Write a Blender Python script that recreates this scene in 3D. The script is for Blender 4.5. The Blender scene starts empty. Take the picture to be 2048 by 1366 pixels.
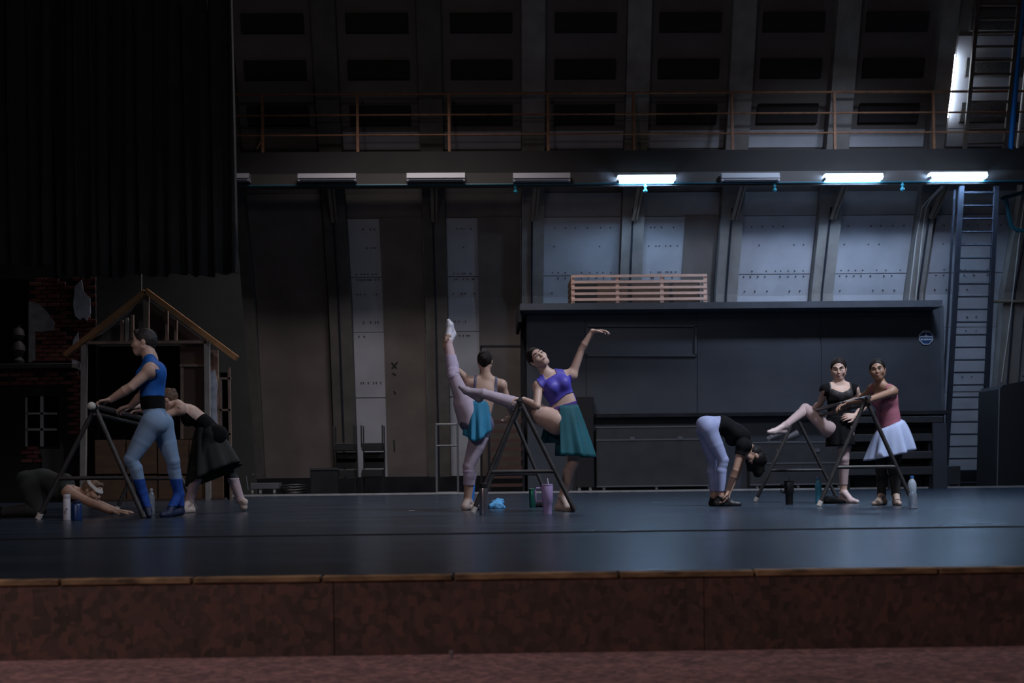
import bpy, bmesh, math, random
import numpy as np
from mathutils import Vector, Matrix
random.seed(7); np.random.seed(7)
PI = math.pi
SC = bpy.context.scene
COL = SC.collection

# ------------------------------------------------------------------ camera
CAMZ, FPX, PX0, PY0 = 0.325, 2200.0, 1024.0, 955.0
YAW, ROLL = math.radians(1.15), 0.0115
_f = Vector((math.sin(YAW), math.cos(YAW), 0)); _r = Vector((math.cos(YAW), -math.sin(YAW), 0)); _u = Vector((0, 0, 1))
CR = _r*math.cos(ROLL) - _u*math.sin(ROLL); CU = _u*math.cos(ROLL) + _r*math.sin(ROLL)
cam_d = bpy.data.cameras.new('camera'); cam = bpy.data.objects.new('camera', cam_d); COL.objects.link(cam)
m = Matrix.Identity(4)
for i in range(3):
    m[i][0] = CR[i]; m[i][1] = CU[i]; m[i][2] = -_f[i]
m[2][3] = CAMZ
cam.matrix_world = m
cam_d.sensor_width = 36; cam_d.lens = FPX/2048*36; cam_d.shift_y = (PY0-683)/2048
cam_d.clip_start = 0.05; cam_d.clip_end = 200
cam_d.dof.use_dof = True; cam_d.dof.focus_distance = 11.0; cam_d.dof.aperture_fstop = 38.67e-3/0.011
SC.camera = cam

# ------------------------------------------------------------------ world, exposure, large lights
SC.view_settings.view_transform = 'Standard'; SC.view_settings.look = 'None'
SC.view_settings.exposure = 0.0; SC.view_settings.gamma = 1.0; SC.view_settings.use_curve_mapping = False
w = bpy.data.worlds.new('world'); SC.world = w; w.use_nodes = True
w.node_tree.nodes['Background'].inputs[0].default_value = (1.0, 0.9, 0.9, 1)
w.node_tree.nodes['Background'].inputs[1].default_value = 0.009

def area(name, loc, target, size, power, color, sy=None, spread=None):
    l = bpy.data.lights.new(name, 'AREA'); l.energy = power; l.color = color; l.size = size
    if spread: l.spread = math.radians(spread)
    if sy: l.shape = 'RECTANGLE'; l.size_y = sy
    o = bpy.data.objects.new(name, l); COL.objects.link(o); o.location = loc
    o.rotation_euler = (Vector(target)-Vector(loc)).to_track_quat('-Z', 'Y').to_euler()
    return o
# work lights hung above the stage (out of frame), the auditorium's own lamps, and two added fills
area('work_light_right', (5.6, 7.4, 8.6), (3.4, 11.2, 0.6), 1.4, 285, (0.76, 0.84, 1.0), 1.4, 96)
area('work_light_centre', (1.5, 4.0, 8.5), (-1.0, 11.0, 0.8), 2.0, 60, (1.0, 0.90, 0.90))
area('wall_fill_right', (8.0, 17.0, 9.6), (7.2, 25.6, 3.0), 1.0, 66, (0.66, 0.77, 1.0), 1.0, 62)  # added fill that brightens the right wall and booth, no known lamp
area('upstage_light_right', (8.2, 20.3, 10.8), (8.2, 20.3, 0), 3.0, 110, (0.50, 0.69, 1.0), 1.0, 112)
area('upstage_fill_left', (-1.5, 19.5, 10.8), (-1.5, 19.5, 0), 3.0, 240, (1.0, 0.90, 0.91), 1.0, 112)  # added downlight that lifts the dim left wall, no known lamp
area('house_light', (-4.4, -0.3, 5.0), (-2.0, 3.4, -0.3), 1.5, 132, (1.0, 0.82, 0.82))

# ------------------------------------------------------------------ pixel helpers: where a point seen at (px,py) stands in the world
def ray(px, py): return _f*FPX + CR*(px-PX0) - CU*(py-PY0)
def P(px, py, Y):
    d = ray(px, py); t = Y/d.y
    return Vector((d.x*t, Y, CAMZ + d.z*t))
def G(px, py, z=0.0):
    d = ray(px, py); t = (z-CAMZ)/d.z
    return Vector((d.x*t, d.y*t, z))
def XW(px, Y, py=900): return P(px, py, Y).x
def ZW(py, Y, px=1024): return P(px, py, Y).z

# ------------------------------------------------------------------ materials
MATS = {}
def mat(name, col, rough=0.6, metal=0.0, var=0.0, scale=8.0, bump=0.0, emit=None, trans=0.0, stretch=None, spec=None, col2=None, sheen=0.0):
    if name in MATS: return MATS[name]
    M = bpy.data.materials.new(name); M.use_nodes = True; nt = M.node_tree; b = nt.nodes['Principled BSDF']
    b.inputs['Base Color'].default_value = (*col, 1); b.inputs['Roughness'].default_value = rough; b.inputs['Metallic'].default_value = metal
    if spec is not None: b.inputs['Specular IOR Level'].default_value = spec
    if sheen: b.inputs['Sheen Weight'].default_value = sheen
    if trans: b.inputs['Transmission Weight'].default_value = trans; b.inputs['IOR'].default_value = 1.33
    if emit:
        b.inputs['Emission Color'].default_value = (*emit[0], 1); b.inputs['Emission Strength'].default_value = emit[1]
    if var or bump:
        tc = nt.nodes.new('ShaderNodeTexCoord'); mp = nt.nodes.new('ShaderNodeMapping'); no = nt.nodes.new('ShaderNodeTexNoise')
        nt.links.new(tc.outputs['Object'], mp.inputs['Vector']); nt.links.new(mp.outputs['Vector'], no.inputs['Vector'])
        if stretch: mp.inputs['Scale'].default_value = stretch
        no.inputs['Scale'].default_value = scale; no.inputs['Detail'].default_value = 5
        if var:
            cr = nt.nodes.new('ShaderNodeValToRGB'); cr.color_ramp.elements[0].position = 0.3; cr.color_ramp.elements[1].position = 0.7
            c0 = col2 if col2 else tuple(c*(1-var) for c in col); c1 = col if col2 else tuple(min(1, c*(1+var)) for c in col)
            cr.color_ramp.elements[0].color = (*c0, 1); cr.color_ramp.elements[1].color = (*c1, 1)
            nt.links.new(no.outputs['Fac'], cr.inputs['Fac']); nt.links.new(cr.outputs['Color'], b.inputs['Base Color'])
        if bump:
            bp = nt.nodes.new('ShaderNodeBump'); bp.inputs['Strength'].default_value = bump; bp.inputs['Distance'].default_value = 0.02
            nt.links.new(no.outputs['Fac'], bp.inputs['Height']); nt.links.new(bp.outputs['Normal'], b.inputs['Normal'])
    MATS[name] = M
    return M

# ------------------------------------------------------------------ mesh helpers
def B(): return bmesh.new()
def box(bm, a, b):
    x0, x1 = sorted((a[0], b[0])); y0, y1 = sorted((a[1], b[1])); z0, z1 = sorted((a[2], b[2]))
    v = [bm.verts.new(c) for c in ((x0,y0,z0),(x1,y0,z0),(x1,y1,z0),(x0,y1,z0),(x0,y0,z1),(x1,y0,z1),(x1,y1,z1),(x0,y1,z1))]
    for f in ((0,3,2,1),(4,5,6,7),(0,1,5,4),(1,2,6,5),(2,3,7,6),(3,0,4,7)): bm.faces.new([v[i] for i in f])
def beam(bm, p0, p1, w, h, ref=(0, 1, 0)):
    """box of section w x h run from p0 to p1; w lies across ref, h along it"""
    p0 = Vector(p0); p1 = Vector(p1); d = (p1-p0).normalized(); r = Vector(ref)
    if abs(d.dot(r)) > 0.95: r = Vector((1, 0, 0))
    s = d.cross(r).normalized(); t = s.cross(d).normalized()
    v = []
    for p in (p0, p1):
        for a, b in ((-1,-1),(1,-1),(1,1),(-1,1)): v.append(bm.verts.new(p+s*(a*w/2)+t*(b*h/2)))
    for f in ((0,1,2,3),(7,6,5,4),(0,4,5,1),(1,5,6,2),(2,6,7,3),(3,7,4,0)): bm.faces.new([v[i] for i in f])
def tube(bm, pts, r, seg=10, r2=None):
    pts = [Vector(p) for p in pts]; n = len(pts); rings = []
    for i, p in enumerate(pts):
        d = (pts[min(i+1, n-1)]-pts[max(i-1, 0)]).normalized()
        ref = Vector((0, 0, 1)) if abs(d.z) < 0.9 else Vector((1, 0, 0))
        s = d.cross(ref).normalized(); t = s.cross(d)
        rr = r if r2 is None else r+(r2-r)*i/(n-1)
        rings.append([bm.verts.new(p+s*math.cos(2*PI*k/seg)*rr+t*math.sin(2*PI*k/seg)*rr) for k in range(seg)])
    for a, b in zip(rings, rings[1:]):
        for k in range(seg): bm.faces.new((a[k], a[(k+1) % seg], b[(k+1) % seg], b[k]))
    bm.faces.new(rings[0][::-1]); bm.faces.new(rings[-1])
def lathe(bm, c, prof, seg=24, cap=True):
    """prof: list of (radius, z) from c upward"""
    c = Vector(c); rings = []
    for r, z in prof: rings.append([bm.verts.new(c+Vector((r*math.cos(2*PI*k/seg), r*math.sin(2*PI*k/seg), z))) for k in range(seg)])
    for a, b in zip(rings, rings[1:]):
        for k in range(seg): bm.faces.new((a[k], a[(k+1) % seg], b[(k+1) % seg], b[k]))
    if cap: bm.faces.new(rings[0][::-1]); bm.faces.new(rings[-1])
def slab(bm, pts, off):
    """polygon (list of points) thickened by the vector off"""
    a = [bm.verts.new(Vector(p)) for p in pts]; b = [bm.verts.new(Vector(p)+Vector(off)) for p in pts]; n = len(pts)
    bm.faces.new(a); bm.faces.new(b[::-1])
    for i in range(n): bm.faces.new((a[i], b[i], b[(i+1) % n], a[(i+1) % n]))
def finish(name, bm, m, parent=None, smooth=False, bevel=0, kind=None):
    bmesh.ops.recalc_face_normals(bm, faces=bm.faces)
    me = bpy.data.meshes.new(name)
    if bevel:
        bmesh.ops.bevel(bm, geom=list(bm.edges), offset=bevel, segments=1, affect='EDGES', clamp_overlap=True)
    if smooth:
        for f in bm.faces: f.smooth = True
    bm.to_mesh(me); bm.free()
    if smooth:
        try: me.set_sharp_from_angle(angle=math.radians(40))
        except Exception: pass
    me.materials.append(m)
    o = bpy.data.objects.new(name, me); COL.objects.link(o)
    if parent is not None: o.parent = parent; o.matrix_parent_inverse = parent_inv(parent)
    if kind: o['kind'] = kind
    return o
def parent_inv(p):
    M = Matrix.Identity(4); q = p
    while q is not None:
        M = q.matrix_basis @ M if q.parent is None else (q.matrix_parent_inverse @ q.matrix_basis) @ M
        q = q.parent
    return M.inverted()
def thing(name, label, cat, loc=(0, 0, 0), group=None, kind=None):
    o = bpy.data.objects.new(name, None); COL.objects.link(o); o.location = loc; o.empty_display_size = 0.1
    if label: o['label'] = label
    if cat: o['category'] = cat
    if group: o['group'] = group
    if kind: o['kind'] = kind
    return o
def tag(o, label, cat, group=None):
    o['label'] = label; o['category'] = cat
    if group: o['group'] = group
    return o
def clone(o, name, parent=None, **kw):
    c = o.copy(); c.name = name; COL.objects.link(c)
    for k, v in kw.items(): c[k] = v
    if parent is not None: c.parent = parent; c.matrix_parent_inverse = parent_inv(parent)
    return c
# ================================================================== STRUCTURE
BLACKW = mat('matt black paint', (0.026, 0.028, 0.033), 0.85, var=0.25, scale=2.5, spec=0.15)
PLATE = mat('pale grey wall plate', (0.50, 0.51, 0.55), 0.7, var=0.13, scale=1.3, bump=0.05)
PLATE2 = mat('bluish grey wall plate', (0.47, 0.48, 0.53), 0.65, var=0.10, scale=1.7, bump=0.05)
PLATED = mat('shaded grey wall plate', (0.33, 0.32, 0.32), 0.75, var=0.16, scale=1.3)  # plate colour darkened for the shade under the catwalk
BROWNP_SHADE = mat('dusty brown board and rib shade', (0.20, 0.17, 0.155), 0.8, var=0.16, scale=1.4)  # real brown boards, and the painted rib shadows in some bays
UPPERP = mat('dark upper wall board', (0.16, 0.14, 0.13), 0.85, var=0.12, scale=1.1)
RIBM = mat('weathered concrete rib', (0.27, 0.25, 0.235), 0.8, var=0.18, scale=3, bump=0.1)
RIBD = mat('dark concrete rib', (0.13, 0.12, 0.11), 0.85, var=0.18, scale=3)  # darker concrete tone, used on the left ribs
STEELD = mat('dark painted steel', (0.030, 0.035, 0.050), 0.8, var=0.15, scale=6, spec=0.2)
RUST = mat('rust brown rail paint', (0.26, 0.115, 0.055), 0.6, var=0.25, scale=7)
ACOU = mat('black sound absorber', (0.028, 0.024, 0.024), 0.95, var=0.3, scale=60, bump=0.3)
ACOUG = mat('speckled grey sound absorber', (0.10, 0.095, 0.095), 0.95, var=0.55, scale=45, bump=0.4)
WHITEC = mat('white conduit', (0.62, 0.60, 0.57), 0.5)
TEAL = mat('teal water pipe', (0.015, 0.10, 0.14), 0.4)
BLUEP = mat('bright blue pipe', (0.01, 0.20, 0.62), 0.4)

# dance floor: black-blue marley in strips laid over the boards
def marley():
    M = bpy.data.materials.new('grey blue marley vinyl'); M.use_nodes = True; nt = M.node_tree; b = nt.nodes['Principled BSDF']
    tc = nt.nodes.new('ShaderNodeTexCoord'); mp = nt.nodes.new('ShaderNodeMapping'); no = nt.nodes.new('ShaderNodeTexNoise'); cr = nt.nodes.new('ShaderNodeValToRGB')
    nt.links.new(tc.outputs['Object'], mp.inputs['Vector']); nt.links.new(mp.outputs['Vector'], no.inputs['Vector'])
    mp.inputs['Scale'].default_value = (0.5, 1.3, 1); no.inputs['Scale'].default_value = 1.6; no.inputs['Detail'].default_value = 8
    cr.color_ramp.elements[0].position = 0.3; cr.color_ramp.elements[0].color = (0.023, 0.032, 0.045, 1)
    cr.color_ramp.elements[1].position = 0.75; cr.color_ramp.elements[1].color = (0.037, 0.051, 0.073, 1)
    nt.links.new(no.outputs['Fac'], cr.inputs['Fac']); nt.links.new(cr.outputs['Color'], b.inputs['Base Color'])
    r = nt.nodes.new('ShaderNodeMapRange'); r.inputs['To Min'].default_value = 0.20; r.inputs['To Max'].default_value = 0.31
    nt.links.new(no.outputs['Fac'], r.inputs['Value']); nt.links.new(r.outputs['Result'], b.inputs['Roughness'])
    b.inputs['Specular IOR Level'].default_value = 0.33; b.inputs['Specular Tint'].default_value = (0.28, 0.62, 1.0, 1)
    # scuffs running along the strips
    m2 = nt.nodes.new('ShaderNodeMapping'); m2.inputs['Scale'].default_value = (1.2, 9, 1); n2 = nt.nodes.new('ShaderNodeTexNoise'); n2.inputs['Scale'].default_value = 3.0
    nt.links.new(tc.outputs['Object'], m2.inputs['Vector']); nt.links.new(m2.outputs['Vector'], n2.inputs['Vector'])
    bp = nt.nodes.new('ShaderNodeBump'); bp.inputs['Strength'].default_value = 0.06; bp.inputs['Distance'].default_value = 0.02
    nt.links.new(n2.outputs['Fac'], bp.inputs['Height']); nt.links.new(bp.outputs['Normal'], b.inputs['Normal'])
    return M
MAR = marley()
BOARD = mat('dark stage boards', (0.035, 0.033, 0.033), 0.7, var=0.2, scale=3)
YF = G(1024, 1147).y                     # front lip of the stage
YBACK = 22.6
bm = B(); box(bm, (-16, YF, -0.30), (16, 27.5, -0.012))
floor = finish('floor', bm, BOARD, kind='structure')
seams = [YF+0.05, G(1024, 1066).y, 10.4, 14.4, 18.4, YBACK-0.06]
for i, (a, b_) in enumerate(zip(seams, seams[1:])):
    bm = B(); g = 0.020 if i == 0 else 0.004; g0 = 0.020 if i == 1 else 0.003
    box(bm, (-15.8, a+g0, -0.012), (15.8, b_-g, 0.0))
    finish('marley_strip', bm, MAR, floor)
bm = B(); box(bm, (-15.8, seams[1]-0.085, 0.0), (15.8, seams[1]+0.085, 0.0012)); finish('seam_strip', bm, mat('matt black seam strip', (0.008, 0.008, 0.009), 0.9, spec=0.1), floor)  # flat black strip laid along the seam
bm = B(); box(bm, (-15.8, YBACK-0.05, -0.012), (15.8, YBACK+0.05, 0.035))
finish('batten', bm, mat('pale worn batten', (0.42, 0.42, 0.43), 0.7, var=0.2, scale=4), floor)

# stage lip: nosing pieces with worn gold edge, and the riser clad in small red-brown wood blocks
NOSE = mat('worn gold brown nosing', (0.25, 0.155, 0.08), 0.6, var=0.7, scale=9, stretch=(1, 1, 4))
x = -3.2; k = 0
while x < 3.3:
    L = random.uniform(0.42, 0.75)
    bm = B(); box(bm, (x+0.004, YF-0.018, -0.019), (x+L-0.004, YF+0.030, 0.002+random.uniform(-0.001, 0.001)))
    finish('nosing', bm, NOSE, floor, bevel=0.003); x += L
def mosaic(name, c0, c1, c2, sc):
    M = bpy.data.materials.new(name); M.use_nodes = True; nt = M.node_tree; b = nt.nodes['Principled BSDF']
    tc = nt.nodes.new('ShaderNodeTexCoord'); mp = nt.nodes.new('ShaderNodeMapping'); mp.inputs['Scale'].default_value = (1.0, 1.0, 0.8)
    v = nt.nodes.new('ShaderNodeTexVoronoi'); v.inputs['Scale'].default_value = sc; v.distance = 'CHEBYCHEV'
    no = nt.nodes.new('ShaderNodeTexNoise'); no.inputs['Scale'].default_value = sc*0.16; no.inputs['Detail'].default_value = 6
    nt.links.new(tc.outputs['Object'], mp.inputs['Vector'])
    nt.links.new(mp.outputs['Vector'], v.inputs['Vector']); nt.links.new(mp.outputs['Vector'], no.inputs['Vector'])
    sp = nt.nodes.new('ShaderNodeSeparateColor'); nt.links.new(v.outputs['Color'], sp.inputs['Color'])
    cr = nt.nodes.new('ShaderNodeValToRGB'); e = cr.color_ramp.elements; e[0].position = 0.15; e[0].color = (*c0, 1); e[1].position = 0.9; e[1].color = (*c2, 1)
    q = cr.color_ramp.elements.new(0.55); q.color = (*c1, 1)
    mx = nt.nodes.new('ShaderNodeMath'); mx.operation = 'ADD'; ml = nt.nodes.new('ShaderNodeMath'); ml.operation = 'MULTIPLY'; ml.inputs[1].default_value = 0.55
    ml2 = nt.nodes.new('ShaderNodeMath'); ml2.operation = 'MULTIPLY'; ml2.inputs[1].default_value = 0.55
    nt.links.new(sp.outputs['Red'], ml.inputs[0]); nt.links.new(no.outputs['Fac'], ml2.inputs[0]); nt.links.new(ml.outputs[0], mx.inputs[0]); nt.links.new(ml2.outputs[0], mx.inputs[1])
    nt.links.new(mx.outputs[0], cr.inputs['Fac']); nt.links.new(cr.outputs['Color'], b.inputs['Base Color'])
    b.inputs['Roughness'].default_value = 0.8
    bp = nt.nodes.new('ShaderNodeBump'); bp.inputs['Strength'].default_value = 0.4; bp.inputs['Distance'].default_value = 0.01
    nt.links.new(sp.outputs['Red'], bp.inputs['Height']); nt.links.new(bp.outputs['Normal'], b.inputs['Normal'])
    return M
RISER = mosaic('mottled dark red riser', (0.047, 0.036, 0.026), (0.105, 0.062, 0.052), (0.165, 0.080, 0.064), 42)
CARPET = mosaic('mottled pink brown carpet', (0.13, 0.085, 0.085), (0.26, 0.145, 0.148), (0.44, 0.235, 0.22), 46)
ZL = -0.268
x = -3.2
for L in (1.25, 1.42, 1.25, 1.6, 1.4):
    bm = B(); box(bm, (x+0.0015, YF-0.012, ZL-0.05), (x+L-0.0015, YF+0.01, -0.019)); finish('riser_panel', bm, RISER, floor); x += L
bm = B(); box(bm, (-16, -2.0, ZL-0.1), (16, YF+0.02, ZL))
finish('floor_lower', bm, CARPET, kind='structure')
# small floor stud on the lower level
t = thing('floor_stud', 'small metal stud standing at the edge of the pink brown carpet', 'stud', (0, 0, 0))
c = G(903, 1318, ZL); c.y = min(c.y, YF-0.03)
bm = B(); lathe(bm, c, [(0.006, 0), (0.006, 0.016), (0.009, 0.018), (0.009, 0.026), (0.004, 0.029)], 12); finish('shaft', bm, mat('brushed pin', (0.5, 0.5, 0.52), 0.35, 0.9), t, True)

# ---- back wall: a shell that leans in towards the stage as it rises, ribs, plates, absorbers
PROF = [(-0.3, 26.5), (0, 26.5), (4.5, 25.6), (6.5, 24.75), (8.5, 24.0), (10.7, 23.3), (13, 22.6)]
def YW(z):
    for (z0, y0), (z1, y1) in zip(PROF, PROF[1:]):
        if z <= z1: return y0+(y1-y0)*(z-z0)/(z1-z0)
    return PROF[-1][1]
def WPY(py, px=1300):
    z = 5.0
    for _ in range(12): z = P(px, py, YW(z)).z
    return z
def strip(bm, x0, x1, z0, z1, off0, off1, n=1):
    """a plate on the curved wall, off0..off1 metres in front of it"""
    cuts = sorted(set([z0, z1]+[z for z, _ in PROF if z0 < z < z1]))
    for a, b_ in zip(cuts, cuts[1:]):
        v = [bm.verts.new(c) for c in ((x0, YW(a)-off1, a), (x1, YW(a)-off1, a), (x1, YW(a)-off0, a), (x0, YW(a)-off0, a),
                                       (x0, YW(b_)-off1, b_), (x1, YW(b_)-off1, b_), (x1, YW(b_)-off0, b_), (x0, YW(b_)-off0, b_))]
        fs = [(0,1,5,4), (1,2,6,5), (2,3,7,6), (3,0,4,7)]
        if a == cuts[0]: fs.append((0,3,2,1))
        if b_ == cuts[-1]: fs.append((4,5,6,7))
        for f in fs: bm.faces.new([v[i] for i in f])
    bmesh.ops.remove_doubles(bm, verts=bm.verts, dist=1e-5)
bm = B(); strip(bm, -15, 15, -0.3, 13, -0.3, 0.0)
wall = finish('wall_back', bm, UPPERP, kind='structure')
YR = 25.65
ribx = [XW(p, YR, 600) for p in (492, 683, 874, 1064, 1257, 1447, 1636, 1826, 2016, 2206)]
RW = 0.50
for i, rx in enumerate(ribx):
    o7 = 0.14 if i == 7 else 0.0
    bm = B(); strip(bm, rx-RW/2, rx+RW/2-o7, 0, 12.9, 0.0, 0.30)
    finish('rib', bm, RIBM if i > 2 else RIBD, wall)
    if i > 0:
        bm = B(); pts = [(rx-0.02, YW(z)-0.33, z) for z in (0.05, 2, 4.5, 6.3)]; tube(bm, pts, 0.022, 6)
        finish('conduit', bm, STEELD, wall)
# plates per bay
zt = [WPY(948), WPY(790), WPY(660), WPY(551), WPY(434), WPY(385)]
zs = {'up': WPY(300)}
for i in range(9):
    x0, x1 = ribx[i]+RW/2+0.01, ribx[i+1]-RW/2-0.01
    if i == 0:
        bm = B(); strip(bm, x0, x1-0.05, zt[0], zt[5], 0.0, 0.05); finish('wall_plate', bm, BROWNP_SHADE, wall)
        continue
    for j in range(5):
        mt = (BROWNP_SHADE if i < 3 else PLATED) if j == 4 else (PLATE2 if i > 4 else PLATE)
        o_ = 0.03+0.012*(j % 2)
        # some bays get a brown right part afterwards: rib shadow put into colour
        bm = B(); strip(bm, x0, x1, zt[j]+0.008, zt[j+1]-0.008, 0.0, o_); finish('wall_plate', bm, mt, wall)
    if i in (1, 2, 4):
        xs = x0+(x1-x0)*(0.42 if i < 4 else 0.55)
        bm = B(); strip(bm, xs, x1-0.02, zt[0] if i < 4 else zt[1], zt[4], 0.05, 0.075); finish('wall_plate', bm, BROWNP_SHADE, wall)  # brown strip painting the rib's cast shadow, no separate board
# bolts in rows across the plates
bm = B()
for i in range(1, 9):
    x0, x1 = ribx[i]+RW/2+0.1, ribx[i+1]-RW/2-0.1
    if i in (1, 2): x1 = x0+(x1-x0)*0.36
    if i == 4: x1 = x0+(x1-x0)*0.5
    for py in (456, 493, 545, 556, 585, 640, 668, 760):
        z = WPY(py)
        n = 9 if py in (545, 556) else 6
        for k in range(n):
            if random.random() < 0.25: continue
            X = x0+(x1-x0)*(k+0.5)/n+random.uniform(-.03, .03); y = YW(z)-0.045
            box(bm, (X-0.012, y-0.015, z-0.012), (X+0.012, y+0.03, z+0.012))
finish('bolt_rows', bm, STEELD, wall, kind='stuff')
# painted X and scuffs on one plate
MARK = mat('black marker paint', (0.02, 0.02, 0.02), 0.8)
def wpt(px, py, off):
    z = 3.0
    for _ in range(12): z = P(px, py, YW(z)-off).z
    return P(px, py, YW(z)-off)
bm = B()
for a, b_ in (((783, 725), (793, 736)), ((795, 724), (784, 737)), ((785, 746), (792, 750)), ((788, 782), (791, 788)), ((788, 880), (789, 903))):
    p, q = wpt(*a, 0.082), wpt(*b_, 0.082); beam(bm, p, q, 0.03, 0.006)
finish('paint_mark', bm, MARK, wall)
# sound absorbers, three rows in every bay
for i in range(9):
    cx = (ribx[i]+ribx[i+1])/2
    for (ya, yb) in ((28, 66), (121, 159), (211, 250)):
        zb, za = WPY(yb), WPY(ya); wd = 0.66
        bm = B(); strip(bm, cx-wd, cx+wd, zb, za, 0.0, 0.10); finish('acoustic_panel', bm, ACOUG if i == 8 or i == 7 else ACOU, wall)
for i in range(9):
    x0, x1 = ribx[i]+RW/2+0.01, ribx[i+1]-RW/2-0.01
    mt = PLATE2 if i >= 7 else UPPERP
    bm = B(); strip(bm, x0, x1, WPY(297), WPY(262), 0.0, 0.03); finish('wall_plate', bm, PLATE if i > 0 else BROWNP_SHADE, wall)
    if i >= 7:
        bm = B(); strip(bm, x0, x1, WPY(260), WPY(75), 0.0, 0.03); finish('wall_plate', bm, mt, wall)

# skirting dark band behind the furniture
bm = B(); strip(bm, ribx[0], ribx[9], 0.0, zt[0]-0.01, 0.02, 0.36); finish('baseboard_back', bm, BLACKW, None, kind='structure')
# side walls: left one hidden behind curtains, right one out of frame
bm = B(); box(bm, (-12.3, 4.5, 0), (-12.0, 26.2, 12.5)); finish('wall_left', bm, BLACKW, kind='structure')
bm = B(); box(bm, (13.2, 4.5, 0), (13.5, 26.2, 12.5)); finish('wall_right', bm, BLACKW, kind='structure')
# dark scenery flats standing before the left end of the wall
e0 = XW(140, 24.6, 900)
bm = B()
xa, xb = XW(478, 24.6, 400), XW(514, 24.6, 950)
slab(bm, [(-11.9, 24.6, 0), (xb, 24.6, 0), (xa-0.0, 24.1, 6.4), (-11.9, 24.1, 6.4)], (0, 0.06, 0))
tag(finish('stage_flat', bm, mat('dark grey green flat', (0.055, 0.058, 0.055), 0.85, var=0.15, scale=1.5)), 'tall dark grey green scenery flat leaning behind the wooden house set', 'stage flat')

# ---- catwalk with rust-brown railing
YC = 23.4
cat_ = thing('catwalk', 'steel catwalk crossing the back wall with rust brown pipe railing', 'catwalk', (0, YC, 0))
xl, xr = XW(430, YC, 300), XW(2300, YC, 300)
zd, zb = ZW(302, YC), ZW(346, YC)
bm = B(); box(bm, (xl, YC, zb), (xr, YC+0.12, zd)); finish('fascia_beam', bm, mat('dark brown grey beam', (0.020, 0.018, 0.018), 0.8, var=0.15, scale=2), cat_)
bm = B(); box(bm, (xl, YC+0.12, zb+0.10), (xr, YC+0.80, zb+0.16)); finish('deck', bm, BLACKW, cat_)
for py, r in ((186, 0.026), (228, 0.020), (268, 0.020)):
    z = ZW(py, YC); bm = B(); tube(bm, [(xl, YC+0.03, z), (xr, YC+0.03, z)], r, 8); finish('rail', bm, RUST, cat_, True)
for px in (525, 715, 898, 1096, 1268, 1465, 1670, 1868):
    X = XW(px, YC, 250); bm = B(); beam(bm, (X, YC+0.03, zd-0.01), (X, YC+0.03, ZW(186, YC)), 0.055, 0.055); finish('post', bm, RUST, cat_)
bm = B(); beam(bm, P(514, 298, YC-0.02), P(524, 280, YC-0.02), 0.02, 0.02); beam(bm, P(524, 280, YC-0.02), P(524, 262, YC-0.02), 0.02, 0.02); finish('clip', bm, RUST, cat_)
# under-catwalk lighting rail, conduits and knee braces
bm = B(); box(bm, (xl, YC-0.02, ZW(374, YC)), (xr, YC+0.08, ZW(346, YC))); finish('lighting_rail', bm, mat('grey brown rail', (0.055, 0.048, 0.045), 0.6), cat_)
bm = B(); z = ZW(359, YC); tube(bm, [(xl, YC, z), (xr, YC, z)], 0.018, 6); finish('conduit', bm, mat('aged conduit', (0.25, 0.20, 0.15), 0.5), cat_)
for rx in ribx[1:9]:
    bm = B(); zt_ = zb-0.12; beam(bm, (rx+0.02, YC+0.10, zb+0.0), (rx-0.02, YW(6.3)-0.30, zb-0.75), 0.07, 0.07); finish('knee_brace', bm, mat('aged conduit', (0, 0, 0)), cat_)
    bm = B(); beam(bm, (rx+0.12, YC+0.10, zb+0.0), (rx+0.06, YW(6.3)-0.30, zb-0.75), 0.04, 0.05); finish('knee_brace', bm, mat('aged conduit', (0, 0, 0)), cat_)
# sprinkler line
t = thing('sprinkler_pipe', 'thin teal sprinkler pipe with hanging heads under the catwalk', 'pipe', (0, YC, 0))
zp = ZW(370, YC); bm = B(); tube(bm, [(xl, YC-0.055, zp), (xr, YC-0.055, zp)], 0.022, 8); finish('pipe', bm, TEAL, t, True)
for px in (1031, 1290, 1548, 1803):
    X = XW(px, YC, 380); bm = B(); lathe(bm, (X, YC-0.055, zp-0.19), [(0.02, 0), (0.045, 0.02), (0.045, 0.05), (0.02, 0.07), (0.02, 0.10), (0.035, 0.11), (0.035, 0.14), (0.018, 0.15), (0.018, 0.19)], 10)
    finish('sprinkler_head', bm, mat('teal sprinkler brass', (0.03, 0.34, 0.46), 0.35), t, True)

# fluorescent fixtures
TUBEON = mat('lit fluorescent tube', (1, 1, 1), 0.5, emit=((0.42, 0.66, 1.0), 170))
DIFFON = mat('glowing fixture tray', (0.9, 0.92, 0.95), 0.4, emit=((0.55, 0.78, 1.0), 2.5))
TUBEOFF = mat('unlit tube glass', (0.42, 0.42, 0.46), 0.3)
TRAY = mat('enamelled fixture tray', (0.40, 0.40, 0.44), 0.4)
fx = [(440, 500, 349, 366, 0, 'unlit fluorescent fixture nearest the black curtain, partly hidden'), (597, 713, 349, 366, 0, 'unlit fluorescent fixture, second from the black curtain'),
      (814, 930, 348, 366, 0, 'unlit fluorescent fixture above the empty bay left of centre'), (1026, 1140, 348, 367, 0, 'unlit fluorescent fixture directly left of the leftmost lit one'),
      (1235, 1350, 352, 367, 1, 'lit fluorescent fixture above the slatted wooden crate'), (1441, 1557, 348, 366, 0, 'unlit fluorescent fixture between two lit ones'),
      (1648, 1763, 349, 363, 1, 'lit fluorescent fixture in the middle of the three lit ones'), (1858, 1971, 346, 361, 1, 'lit fluorescent fixture at the right beside the tall ladder')]
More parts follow.
